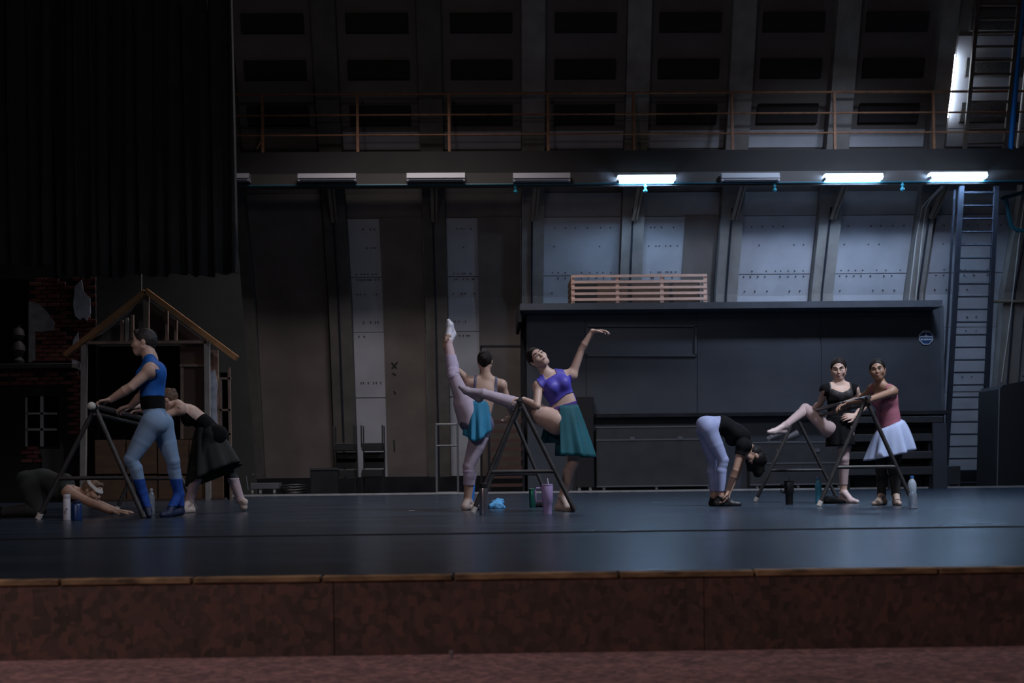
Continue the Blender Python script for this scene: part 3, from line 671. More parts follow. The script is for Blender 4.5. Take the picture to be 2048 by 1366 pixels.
# torn brick strip right of the door post
BR = mat('dull red brick', (0.13, 0.036, 0.033), 0.85, var=0.35, scale=9); BR2 = mat('brown brick', (0.16, 0.062, 0.05), 0.85, var=0.3, scale=9)
MORT = mat('dark mortar', (0.020, 0.016, 0.016), 0.9); PLA = mat('torn pale plaster', (0.50, 0.55, 0.64), 0.8, var=0.25, scale=8); PLAD = mat('grey plaster', (0.22, 0.235, 0.25), 0.8, var=0.25, scale=8)
strip_ = thing('torn_panel', 'narrow brick panel with torn plaster at the right side of the house set', 'stage set', P(430, 870, YH+0.28))
Y = YH+0.26; bm = B(); z0_, z1_ = ZW(1000, Y, 430), ZW(700, Y, 430); box(bm, (XW(420, Y), Y, max(0, z0_)), (XW(438, Y), Y+0.04, z1_)); finish('backing', bm, mat('faded brick board', (0.30, 0.20, 0.16), 0.85, var=0.5, scale=7), strip_)
bm = B(); slab(bm, [P(421, 745, Y), P(430, 740, Y), P(435, 770, Y), P(433, 800, Y), P(436, 868, Y), P(422, 862, Y), P(423, 820, Y), P(420, 790, Y)], (0, -0.015, 0)); finish('plaster_patch', bm, PLA, strip_)

# ---- painted brick fireplace set at far left
YR_ = 19.6
bs = thing('brick_set', 'dark brick house facade scenery with mantel shelf, white window and torn plaster', 'stage set', P(80, 1000, YR_))
bm = B(); box(bm, (XW(-40, YR_), YR_, 0), (XW(160, YR_), YR_+0.06, ZW(730, YR_, 80))); finish('lower_board', bm, mat('black brown board', (0.012, 0.010, 0.010), 0.85), bs)
bm = B(); box(bm, (XW(58, YR_, 600), YR_+0.02, ZW(730, YR_, 80)), (XW(190, YR_, 600), YR_+0.07, ZW(556, YR_, 120))); finish('upper_board', bm, MORT, bs)
bm = B(); box(bm, (XW(-40, YR_, 600), YR_+0.10, ZW(730, YR_, 80)), (XW(58, YR_, 600), YR_+0.12, ZW(556, YR_, 120))); finish('upper_board', bm, VOID, bs)
bm = B(); box(bm, (XW(160, YR_), YR_+0.02, 0), (XW(191, YR_, 700), YR_+0.06, ZW(729, YR_, 80))); finish('lower_board', bm, MORT, bs)
bm = B(); box(bm, (XW(-40, YR_-0.25, 730), YR_-0.28, ZW(737, YR_-0.25, 80)), (XW(146, YR_-0.25, 730), YR_, ZW(727, YR_-0.25, 80))); finish('mantel', bm, mat('dark grey mantel', (0.05, 0.05, 0.052), 0.7), bs, bevel=0.01)
bl, bh = 0.205, 0.062
bb = B(); box(bb, (-bl/2, -0.03, -bh/2), (bl/2, 0.0, bh/2)); bmesh.ops.bevel(bb, geom=list(bb.edges), offset=0.005, segments=1, affect='EDGES')
bmesh.ops.recalc_face_normals(bb, faces=bb.faces); bme = bpy.data.meshes.new('brick'); bb.to_mesh(bme); bb.free(); bme.materials.append(BR)
bme2 = bme.copy(); bme2.materials.clear(); bme2.materials.append(BR2)
bs_inv = parent_inv(bs)
def in_poly(p, poly):
    r = False; n = len(poly)
    for i in range(n):
        (x1, y1), (x2, y2) = poly[i], poly[(i+1) % n]
        if (y1 > p[1]) != (y2 > p[1]) and p[0] < (x2-x1)*(p[1]-y1)/(y2-y1)+x1: r = not r
    return r
patches = [[(150, 572), (163, 560), (168, 585), (180, 596), (181, 625), (174, 642), (166, 634), (160, 640), (150, 632), (146, 610)],
           [(57, 602), (75, 606), (92, 622), (108, 645), (108, 660), (80, 664), (70, 662), (70, 720), (57, 726)],
           [(147, 680), (156, 664), (158, 690), (147, 706), (143, 700)], [(143, 718), (160, 724), (162, 742), (145, 732)]]
count = 0
def lay(px0, px1, py0, py1, Y, prob=1.0):
    global count
    z = ZW(py1, Y, (px0+px1)/2); ztop = ZW(py0, Y, (px0+px1)/2); r = 0; X0, X1 = XW(px0, Y, (py0+py1)/2), XW(px1, Y, (py0+py1)/2)
    while z < ztop:
        x = X0+(bl/2 if r % 2 else 0)+0.0
        while x < X1-bl*0.4:
            c = Vector((x+bl/2, Y, z+bh/2)); s = c.y/FPX; pp = (PX0+(c.x-c.y*math.tan(YAW))/s, (py0+py1)/2)
            py = py1+(py0-py1)*(z+bh/2-ZW(py1, Y, (px0+px1)/2))/(ztop-ZW(py1, Y, (px0+px1)/2))
            if random.random() < prob and not any(in_poly((pp[0], py), q) for q in patches):
                o = bpy.data.objects.new('brick', bme if random.random() < 0.7 else bme2); COL.objects.link(o); o.parent = bs; o.matrix_parent_inverse = bs_inv
                o.location = c+Vector((0, random.uniform(-.008, .004), 0)); o.scale = (random.uniform(.96, 1.0), 1, random.uniform(.94, 1.0)); count += 1
            x += bl+0.012
        z += bh+0.012; r += 1
lay(60, 190, 560, 722, YR_+0.02, 0.93)
lay(136, 162, 742, 868, YR_+0.0, 0.95)
lay(-5, 130, 742, 770, YR_+0.0, 0.9)
lay(42, 84, 898, 925, YR_, 0.95)
for q, m_ in zip(patches, (PLA, PLAD, PLA, PLA)):
    bm = B(); slab(bm, [P(a, b_, YR_-0.02) for a, b_ in q], (0, 0.03, 0)); finish('plaster_patch', bm, m_, bs)
WF = mat('off white window bars', (0.30, 0.30, 0.30), 0.6)
wn = thing('x', None, None); bpy.data.objects.remove(wn)
bm = B(); box(bm, P(52, 793, YR_-0.02), P(118, 892, YR_+0.01)); wo = finish('window', bm, VOID, bs)
for a, b_, wd in (((53, 795), (53, 893), 0.035), ((84, 793), (84, 893), 0.055), ((53, 827), (113, 827), 0.035), ((53, 859), (113, 859), 0.04)):
    bm = B(); beam(bm, P(*a, YR_-0.04), P(*b_, YR_-0.04), wd, 0.03); finish('window_bar', bm, WF, wo)
bm = B(); slab(bm, [P(78, 898, YR_-0.06), P(120, 898, YR_-0.06), P(122, 880, YR_-0.06), P(128, 900, YR_-0.06), P(126, 960, YR_-0.06), P(84, 960, YR_-0.06), P(84, 915, YR_-0.06)], (0, 0.04, 0)); finish('plaster_patch', bm, mat('dark grey plaster', (0.06, 0.062, 0.064), 0.85), bs)
# baluster-like vase on the mantel
bm = B(); c = P(37, 726, YR_-0.15); lathe(bm, c, [(0.09, 0), (0.10, 0.04), (0.05, 0.10), (0.12, 0.22), (0.10, 0.32), (0.05, 0.38), (0.11, 0.48), (0.09, 0.58), (0.04, 0.62), (0.06, 0.66)], 16)
tag(finish('mantel_vase', bm, mat('dark stone vase', (0.03, 0.03, 0.031), 0.7), None, True), 'dark turned vase standing on the mantel of the brick set', 'vase')
# ================================================================== PEOPLE
try: import openvdb as vdb
except Exception: import pyopenvdb as vdb
VX = 0.005
class SDF:
    def __init__(s, vx=VX): s.pr = []; s.vx = vx
    def cone(s, a, b, ra, rb, reg='', k=0.012, D=None, q=1.0, op='u'):
        """tapered capsule a->b; D,q: squeeze along axis D by q"""
        s.pr.append(('c', np.array(a, float), np.array(b, float), ra, rb, reg, k, None if D is None else np.array(D, float), q, op)); return s
    def ell(s, c, ax, rad, reg='', k=0.012, op='u'):
        s.pr.append(('e', np.array(c, float), np.array([list(v) for v in ax], float), np.array(rad, float), 0, reg, k, None, 1.0, op)); return s
    def ev(s, pr, X):
        if pr[0] == 'c':
            _, a, b, ra, rb, reg, k, D, q, op = pr
            ab = b-a; L2 = max(ab@ab, 1e-9); t = np.clip(((X-a)@ab)/L2, 0, 1)
            d = X-(a+t[..., None]*ab)
            if D is not None: d = d+(d@D)[..., None]*D*(1/q-1)
            r = np.sqrt((d*d).sum(-1))-(ra+(rb-ra)*t)
            if D is not None: r = r*np.where(True, (1+q)/2, 1)
            return r, t
        _, c, ax, rad, _, reg, k, _, _, op = pr
        l = (X-c)@ax.T; k0 = np.sqrt(((l/rad)**2).sum(-1)); k1 = np.sqrt(((l/rad**2)**2).sum(-1))+1e-9
        return np.where(k0 < 1e-6, -rad.min(), k0*(k0-1)/k1), k0*0
    def bounds(s, pr):
        if pr[0] == 'c':
            r = max(pr[3], pr[4]); lo = np.minimum(pr[1], pr[2])-r; hi = np.maximum(pr[1], pr[2])+r
        else:
            r = pr[3].max(); lo = pr[1]-r; hi = pr[1]+r
        return lo, hi
    def mesh(s):
        bs_ = [s.bounds(p) for p in s.pr if p[-1] == 'u']
        lo = np.min([b[0] for b in bs_], 0)-4*s.vx; hi = np.max([b[1] for b in bs_], 0)+4*s.vx
        lo = np.floor(lo/s.vx)*s.vx
        n = np.ceil((hi-lo)/s.vx).astype(int)+1
        big = 6*s.vx; F = np.full(n, big, np.float32)
        for p in s.pr:
            k = p[6]; a, b = s.bounds(p); pad = 3*s.vx+k
            i0 = np.clip(np.floor((a-pad-lo)/s.vx).astype(int), 0, n); i1 = np.clip(np.ceil((b+pad-lo)/s.vx).astype(int)+1, 0, n)
            if (i1 <= i0).any(): continue
            g = np.stack(np.meshgrid(*[lo[i]+np.arange(i0[i], i1[i])*s.vx for i in range(3)], indexing='ij'), -1)
            d, _ = s.ev(p, g); sl = tuple(slice(i0[i], i1[i]) for i in range(3)); o = F[sl]
            if p[-1] == 'u':
                h = np.maximum(k-np.abs(o-d), 0)/k; F[sl] = np.minimum(o, d)-h*h*k*0.25
            else:
                d = -d; h = np.maximum(k-np.abs(o-d), 0)/k; F[sl] = np.maximum(o, d)+h*h*k*0.25
        F = np.clip(F, -big, big)
        gr = vdb.FloatGrid(float(big)); gr.copyFromArray(np.ascontiguousarray(F)); 
        pts, quads = gr.convertToQuads(0.0)
        return pts*s.vx+lo, quads
    def label(s, V):
        best = np.full(len(V), 1e9); lab = np.zeros(len(V), int); tt = np.zeros(len(V))
        for i, p in enumerate(s.pr):
            if p[-1] != 'u': continue
            d, t = s.ev(p, V); mk = d < best; best[mk] = d[mk]; lab[mk] = i; tt[mk] = t[mk]
        return np.array([s.pr[i][5] for i in lab]), tt
def normals(V, Q):
    fn = np.cross(V[Q[:, 2]]-V[Q[:, 0]], V[Q[:, 3]]-V[Q[:, 1]]); N = np.zeros_like(V)
    for j in range(4): np.add.at(N, Q[:, j], fn)
    return N/(np.linalg.norm(N, axis=1, keepdims=True)+1e-12)
def np_obj(name, V, Q, m, parent=None, smooth=True):
    me = bpy.data.meshes.new(name); nv = len(V); me.vertices.add(nv); me.vertices.foreach_set('co', np.asarray(V, np.float32).ravel())
    nq = len(Q); me.loops.add(nq*4); me.loops.foreach_set('vertex_index', np.asarray(Q, np.int32).ravel())
    me.polygons.add(nq); me.polygons.foreach_set('loop_start', np.arange(nq, dtype=np.int32)*4); me.polygons.foreach_set('loop_total', np.full(nq, 4, np.int32))
    me.update(calc_edges=True); me.validate()
    if smooth: me.polygons.foreach_set('use_smooth', np.ones(len(me.polygons), bool))
    me.materials.append(m); o = bpy.data.objects.new(name, me); COL.objects.link(o)
    if parent is not None: o.parent = parent; o.matrix_parent_inverse = parent_inv(parent)
    return o
def fix_orient(V, Q):
    N = np.cross(V[Q[:, 2]]-V[Q[:, 0]], V[Q[:, 3]]-V[Q[:, 1]]); c = V[Q].mean(1)
    vol = (c*N).sum()
    return Q if vol > 0 else Q[:, ::-1]
def garment(name, V, Q, N, keep, off, m, parent):
    """shell over the kept faces, lifted by off, with a rim turned in to the skin"""
    q = Q[keep]
    if len(q) == 0: return None
    used, inv = np.unique(q.ravel(), return_inverse=True); q = inv.reshape(-1, 4)
    # drop stray islands: keep it simple, faces only
    e = np.concatenate([q[:, [0, 1]], q[:, [1, 2]], q[:, [2, 3]], q[:, [3, 0]]]); key = np.sort(e, 1)
    u, idx, cnt = np.unique(key, axis=0, return_index=True, return_counts=True); be = e[idx[cnt == 1]]
    P_ = V[used].copy(); Nn = N[used]
    bm_ = np.zeros(len(P_), bool); bm_[be.ravel()] = True
    for _ in range(6):
        acc = np.zeros_like(P_); c = np.zeros(len(P_)); np.add.at(acc, be[:, 0], P_[be[:, 1]]); np.add.at(c, be[:, 0], 1); np.add.at(acc, be[:, 1], P_[be[:, 0]]); np.add.at(c, be[:, 1], 1)
        P_[bm_] = 0.5*P_[bm_]+0.5*acc[bm_]/c[bm_, None]
    outer = P_+Nn*off
    rim = np.where(bm_)[0]; mp = -np.ones(len(P_), int); mp[rim] = len(P_)+np.arange(len(rim)); inner = P_[rim]-Nn[rim]*0.004
    rq = np.stack([be[:, 1], be[:, 0], mp[be[:, 0]], mp[be[:, 1]]], 1)
    return np_obj(name, np.vstack([outer, inner]), np.vstack([q, rq]), m, parent)

def skin(name, c): return mat(name, c, 0.55, var=0.06, scale=14)
HAIRD = mat('dark brown hair', (0.014, 0.009, 0.008), 0.6, var=0.4, scale=40, bump=0.4, stretch=(1, 1, 5), spec=0.2)
LIP = mat('muted lips', (0.29, 0.13, 0.12), 0.45); EYEW = mat('eye white', (0.55, 0.54, 0.54), 0.3); IRIS = mat('dark iris', (0.015, 0.010, 0.008), 0.2)

class Person:
    def __init__(s, label, Y, female=True, sk=None, sc=1.0):
        s.Y = Y; s.fem = female; s.k = sc; s.S = SDF(); s.sk = sk; s.label = label; s.head = None
    def J(s, px, py, dy=0.0): return P(px, py, s.Y+dy)
    def nrm(s, v): return v/np.linalg.norm(v)
    def torso(s, pel, waist, chest, neck, shL, shR, hipL, hipR, front, slim=1.0):
        """all points Vectors; L = the person's left"""
        n = lambda v: np.array(v, float); pel, waist, chest, neck, shL, shR, hipL, hipR, front = map(n, (pel, waist, chest, neck, shL, shR, hipL, hipR, front))
        S = s.S; k = s.k*slim
        up = s.nrm(chest-pel); upc = s.nrm(neck-chest); lat = s.nrm(shL-shR); lath = s.nrm(hipL-hipR)
        D1 = s.nrm(front-up*(front@up)); D2 = s.nrm(np.cross(lat, upc)); D2 = D2 if D2@front > 0 else -D2; D0 = s.nrm(np.cross(lath, up)); D0 = D0 if D0@front > 0 else -D0
        s.up, s.lat, s.F, s.pel, s.neckp, s.chest, s.waist = up, lat, D1, pel, neck, chest, waist; s.D2 = D2; s.upc = upc
        f = s.fem
        S.cone(pel-s.nrm(waist-pel)*0.01, waist, (0.140 if f else 0.132)*k, (0.112 if f else 0.128)*k, 'pelvis', 0.03, D0, 0.70)
        S.cone(waist, chest, (0.112 if f else 0.130)*k, (0.128 if f else 0.152)*k, 'torso', 0.03, D1, 0.70)
        S.cone(chest, neck-upc*0.05, (0.128 if f else 0.152)*k, (0.075 if f else 0.09)*k, 'torso', 0.03, D2, 0.66)
        S.cone(shL, shR, 0.048*k if f else 0.058*k, 0.048*k if f else 0.058*k, 'torso', 0.035)
        S.cone(hipL, hipR, 0.088*k, 0.088*k, 'pelvis', 0.03)
        for h in (hipL, hipR): S.ell(h-D0*0.035-s.nrm(waist-pel)*0.01, np.eye(3), np.array([0.088, 0.088, 0.088])*k, 'pelvis', 0.035)
        for q_, sg in ((shL, 1), (shR, -1)): S.cone(neck+upc*0.015, q_+upc*0.012, 0.040*k, 0.040*k, 'torso', 0.03)
        if f:
            for sg in (1, -1): S.ell(chest+D2*0.070*k+lat*sg*0.062-upc*0.0, np.eye(3), np.array([0.050, 0.050, 0.054])*k, 'torso', 0.05)
        else:
            for sg in (1, -1): S.ell(chest+D2*0.055+lat*sg*0.07+upc*0.03, np.eye(3), (0.07, 0.07, 0.06), 'torso', 0.04)
            for sg in (1, -1): S.ell(chest-D2*0.05+lat*sg*0.08+upc*0.04, np.eye(3), (0.07, 0.07, 0.09), 'torso', 0.04)
    def leg(s, hip, knee, ank, side, toe=None, heel=None, point=False):
        n = lambda v: np.array(v, float); hip, knee, ank = n(hip), n(knee), n(ank); S = s.S; k = s.k; m = getattr(s, 'lk', 1.0) if s.fem else 1.06
        th = s.nrm(knee-hip); sh = s.nrm(ank-knee)
        S.cone(hip, hip+(knee-hip)*0.5, 0.094*k*m, 0.075*k*m, 'thigh'+side, 0.03)
        S.cone(hip+(knee-hip)*0.5, knee, 0.075*k*m, 0.051*k*m, 'thigh'+side, 0.005)
        S.cone(knee, knee+(ank-knee)*0.12, 0.050*k*m, 0.048*k*m, 'shin'+side, 0.008)
        calf = knee+(ank-knee)*0.30
        # calf bulge behind
        back = np.cross(np.cross(th, sh), sh); nb = np.linalg.norm(back)
        back = back/nb if nb > 0.12 else -s.F+(s.F@sh)*sh
        S.cone(knee+sh*0.02, calf+back*0.014, 0.043*k*m, 0.050*k*m, 'shin'+side, 0.012)
        S.cone(calf+back*0.012, ank, 0.050*k*m, 0.034*k*m, 'shin'+side, 0.008)
        S.ell(knee-back*0.008, np.eye(3), np.array([0.046, 0.046, 0.048])*k*m, 'shin'+side, 0.010)
        if toe is not None:
            toe, heel = n(toe), n(heel); ball = heel+(toe-heel)*0.70; fk = k*m
            S.cone(ank, heel, 0.033*fk, 0.030*fk, 'foot'+side, 0.015)
            S.cone(heel, ball, 0.029*fk, 0.027*fk, 'foot'+side, 0.015)
            S.cone(ank, ball, 0.033*fk, 0.024*fk, 'foot'+side, 0.02)
            S.cone(ball, toe, 0.031*fk, 0.016*fk if point else 0.020*fk, 'foot'+side, 0.012)
    def arm(s, sh, el, wr, side, hand=None):
        n = lambda v: np.array(v, float); sh, el, wr = n(sh), n(el), n(wr); S = s.S; k = s.k; m = 1.0 if s.fem else 1.22
        S.ell(sh, np.eye(3), np.array([0.050, 0.050, 0.052])*k*m, 'shoulder'+side, 0.03)
        S.cone(sh, el, 0.044*k*m, 0.033*k*m, 'uarm'+side, 0.02)
        mid = el+(wr-el)*0.3
        S.cone(el, mid, 0.034*k*m, 0.0365*k*m, 'farm'+side, 0.005); S.cone(mid, wr, 0.0365*k*m, 0.024*k*m, 'farm'+side, 0.004)
        if hand is not None: s.hand(wr, side, *hand)
    def hand(s, wr, side, d, pn, curl=0.3, spread=0.12, thumb=0.6, tside=1):
        """d fingers direction, pn direction the palm faces, tside: +1/-1 which way along cross(d,pn) the thumb lies"""
        n = lambda v: np.array(v, float); S = s.S; k = s.k*(1.0 if s.fem else 1.12); d = s.nrm(n(d)); pn = n(pn); pn = s.nrm(pn-d*(pn@d)); l = np.cross(d, pn)*tside; wr = n(wr); R_ = 'hand'+side
        off = (0.030, 0.010, -0.010, -0.028); ln = (0.070, 0.078, 0.072, 0.056)
        kn = []
        for o_, e in zip(off, (0.082, 0.088, 0.084, 0.074)):
            q = wr+d*e*k+l*o_*k; kn.append(q); S.cone(wr+l*o_*0.55*k+d*0.01, q, 0.0155*k, 0.0115*k, R_, 0.008, pn, 0.85)
        S.cone(wr, wr+d*0.02, 0.022*k, 0.018*k, R_, 0.01)
        for i, (q, L) in enumerate(zip(kn, ln)):
            c = curl*(1+0.12*i); a = c*0.6; dr = s.nrm(d+l*off[i]/0.03*spread); p = q
            for j, fr in enumerate((0.45, 0.30, 0.25)):
                dd = dr*math.cos(a)+pn*math.sin(a); p2 = p+dd*L*fr*k; S.cone(p, p2, (0.0095, 0.0085, 0.0078)[j]*k, (0.0085, 0.0078, 0.0068)[j]*k, R_, 0.004); p = p2; a += c
        t0 = wr+d*0.022*k+l*0.020*k; t1 = t0+s.nrm(d*0.6+l*0.75+pn*0.35*thumb)*0.040*k; t2 = t1+s.nrm(d*0.9+l*0.35+pn*0.6*thumb)*0.028*k; t3 = t2+s.nrm(d*0.95+l*0.1+pn*0.7*thumb)*0.022*k
        S.cone(t0, t1, 0.014*k, 0.011*k, R_, 0.01); S.cone(t1, t2, 0.0105*k, 0.009*k, R_, 0.004); S.cone(t2, t3, 0.009*k, 0.0075*k, R_, 0.004)
    def face(s, c, F, U, neckbase, jaw=1.0, size=1.0):
        n = lambda v: np.array(v, float); c, F, U, nb = map(n, (c, F, U, neckbase)); F = s.nrm(F); U = s.nrm(U-F*(U@F)); Rr = np.cross(F, U)   # Rr: the face's right-hand side as seen along F
        S = s.S; k = s.k*size; s.head = (c, F, U, Rr, k); ax = [Rr, F, U]
        p = lambda r, f, u: c+(Rr*r+F*f+U*u)*k
        s.hp = p
        S.ell(p(0, -0.012, 0.022), ax, np.array([0.074, 0.090, 0.088])*k, 'head', 0.012)
        S.ell(p(0, 0.026, -0.020), ax, np.array([0.060*jaw, 0.064, 0.078])*k, 'head', 0.03)
        S.cone(p(-0.010, 0.066, -0.088), p(0.010, 0.066, -0.088), 0.020*k*jaw, 0.020*k*jaw, 'head', 0.03)
        S.ell(p(0, 0.074, -0.055), ax, np.array([0.030, 0.022, 0.028])*k, 'head', 0.03)
        for sg in (-1, 1):
            S.cone(p(0.054*sg*jaw, 0.004, -0.050), p(0.016*sg, 0.062, -0.090), 0.018*k, 0.015*k, 'head', 0.03)
            S.ell(p(0.032*sg, 0.099, 0.003), ax, np.array([0.021, 0.017, 0.014])*k, 'head', 0.012, 's')
            S.ell(p(0.040*sg, 0.064, -0.024), ax, np.array([0.022, 0.022, 0.024])*k, 'head', 0.03)
            S.cone(p(0.014*sg, 0.087, 0.022), p(0.048*sg, 0.070, 0.022), 0.0075*k, 0.007*k, 'head', 0.014)
            S.ell(p(0.074*sg, -0.008, -0.006), ax, np.array([0.009, 0.019, 0.030])*k, 'head', 0.006)
            S.cone(p(0.009*sg, 0.096, -0.030), p(0.0095*sg, 0.093, -0.029), 0.0062*k, 0.0062*k, 'head', 0.006)
        S.cone(p(0, 0.088, 0.014), p(0, 0.104, -0.024), 0.0065*k, 0.0088*k, 'head', 0.010)
        nk = 0.047 if s.fem else 0.058
        S.cone(nb, p(0, -0.018, -0.055), nk*1.12*s.k, nk*s.k, 'neck', 0.025)
    def build(s, hide=None):
        V, Q = s.S.mesh(); Q = fix_orient(V, Q); s.V, s.Q = V, Q; s.N = normals(V, Q)
        if ((s.V.mean(0)*0).sum()) != 0: pass
        s.root = np_obj('person', V, Q, s.sk); tag(s.root, s.label, 'person')
        s.fc = V[Q].mean(1); s.reg, s.t = s.S.label(s.fc)
        # coordinates in torso frame
        d = s.fc-s.pel; s.h = (d@s.up); s.u = ((s.fc-s.neckp)@s.lat); s.w = ((s.fc-s.chest)@s.F); s.hn = ((s.fc-s.neckp)@s.upc)
        return s
    def isr(s, *names): 
        r = np.zeros(len(s.reg), bool)
        for n_ in names: r |= np.char.startswith(s.reg.astype(str), n_)
        return r
    def wear(s, name, keep, m, off=0.004): 
        return garment(name, s.V, s.Q, s.N, keep, off, m, s.root)
    def wear2(s, name, keep, m, off=0.004):
        for z in 'LR':
            q = keep & (np.char.endswith(s.reg.astype(str), z))
            if q.sum() > 8: s.wear(name, q, m, off)
    def feat(s, hair=HAIRD, closed=False, brow=HAIRD, bun=None, hairline=0.0, short=False, lips=LIP, hairkind='hair'):
        p = s.hp; c, F, U, Rr, k = s.head; ax = [Rr, F, U]
        if hair is not None:
            H = SDF(0.004)
            H.ell(p(0, -0.016, 0.024), ax, np.array([0.0805, 0.0985, 0.0955])*k, 'h', 0.01)
            if not short: H.cone(p(0, -0.07, -0.01), p(0, -0.055, -0.045), 0.045*k, 0.032*k, 'h', 0.02)
            else: H.cone(p(0, -0.06, -0.01), p(0, -0.05, -0.05), 0.042*k, 0.035*k, 'h', 0.02)
            if short: H.cone(p(-0.03, 0.05, 0.092), p(0.03, 0.05, 0.092), 0.022*k, 0.022*k, 'h', 0.02)
            if bun:
                for (r, f, u, rad) in bun: H.ell(p(r, f, u), ax, np.array([rad, rad*0.85, rad])*k, 'h', 0.008)
            H.ell(p(0, 0.112, -0.014+hairline), ax, np.array([0.080, 0.098, 0.092])*k, 'h', 0.012, 's')
            H.ell(p(0, 0.02, -0.115), ax, np.array([0.12, 0.085, 0.075])*k, 'h', 0.012, 's')
            V, Q = H.mesh(); Q = fix_orient(V-V.mean(0), Q); s.hair = np_obj(hairkind, V, Q, hair, s.root)
        for sg in (-1, 1):
            e = SDF(0.0022)
            if not closed:
                e.ell(p(0.031*sg, 0.0815, 0.000), ax, np.array([0.0150, 0.0085, 0.0068])*k, 'e', 0.004); V, Q = e.mesh(); Q = fix_orient(V-V.mean(0), Q); eo = np_obj('eye', V, Q, EYEW, s.root)
                e = SDF(0.0018); e.ell(p(0.031*sg, 0.0885, 0.0005), ax, np.array([0.0062, 0.0030, 0.0064])*k, 'e', 0.003); V, Q = e.mesh(); Q = fix_orient(V-V.mean(0), Q); np_obj('iris', V, Q, IRIS, eo)
                e = SDF(0.002); e.cone(p(0.019*sg, 0.089, 0.006), p(0.045*sg, 0.082, 0.007), 0.003*k, 0.003*k, 'e', 0.003); V, Q = e.mesh(); Q = fix_orient(V-V.mean(0), Q); np_obj('lashes', V, Q, IRIS, s.root)
            else:
                e.cone(p(0.019*sg, 0.090, -0.004), p(0.044*sg, 0.083, -0.004), 0.0034*k, 0.003*k, 'e', 0.003); V, Q = e.mesh(); Q = fix_orient(V-V.mean(0), Q); np_obj('lashes', V, Q, IRIS, s.root)
            e = SDF(0.0022); e.cone(p(0.014*sg, 0.0965, 0.027), p(0.032*sg, 0.090, 0.033), 0.0032*k, 0.0032*k, 'e', 0.004).cone(p(0.032*sg, 0.090, 0.033), p(0.050*sg, 0.074, 0.029), 0.0040*k, 0.003*k, 'e', 0.004); V, Q = e.mesh(); Q = fix_orient(V-V.mean(0), Q); np_obj('eyebrow', V, Q, brow, s.root)
        e = SDF(0.0022); e.cone(p(-0.021, 0.0935, -0.056), p(0, 0.1015, -0.053), 0.0030*k, 0.0050*k, 'e', 0.004).cone(p(0.021, 0.0935, -0.056), p(0, 0.1015, -0.053), 0.0030*k, 0.0050*k, 'e', 0.004).cone(p(-0.010, 0.0985, -0.0615), p(0.010, 0.0985, -0.0615), 0.0048*k, 0.0048*k, 'e', 0.004)
        V, Q = e.mesh(); Q = fix_orient(V-V.mean(0), Q); np_obj('lips', V, Q, lips, s.root)
    def skirt(s, name, waist, hem, lat, rx, ry, hx, hy, m, folds=9, amp=0.02, a0=0, a1=360, rows=14, drop=None, seed=1, gexp=0.85, tilt=0.0):
        """ruffled cloth between the waist ellipse and the hem ellipse; angles measured from lat towards the front"""
        rnd = random.Random(seed); waist = np.array(waist, float); hem = np.array(hem, float); ax = s.nrm(hem-waist); lat = np.array(lat, float); lat = s.nrm(lat-ax*(lat@ax)); fr = np.cross(lat, ax); fr = fr if fr@s.F > 0 else -fr
        n_ = 96; full = (a1-a0) >= 360; cols = n_ if full else n_+1; V = []
        ph = [rnd.uniform(0, 6.28) for _ in range(3)]
        for j in range(rows+1):
            f = j/rows
            for i in range(cols):
                a = math.radians(a0+(a1-a0)*i/n_); rip = (math.sin(a*folds+ph[0])+0.5*math.sin(a*folds*1.7+ph[1]))*amp*f**1.2
                dl = drop(math.degrees(a) % 360) if drop else 1.0
                ff = f*dl; base = waist+(hem-waist)*ff; g_ = ff**gexp
                X = (rx+(hx-rx)*g_+rip)*math.cos(a); Y_ = (ry+(hy-ry)*g_+rip)*math.sin(a); V.append(base+lat*X+fr*Y_-ax*(tilt*X*(1-ff)))
        V = np.array(V); Q = []
        for j in range(rows):
            for i in range(cols if full else cols-1):
                i2 = (i+1) % cols; Q.append((j*cols+i, j*cols+i2, (j+1)*cols+i2, (j+1)*cols+i))
        o = np_obj(name, V, np.array(Q), m, s.root); md = o.modifiers.new('thickness', 'SOLIDIFY'); md.thickness = 0.004; md.offset = 0
        return o
def foot_on_floor(px, py, Y, r=0.028):
    v = P(px, py, Y); v.z = r; return v
BS = 205.0
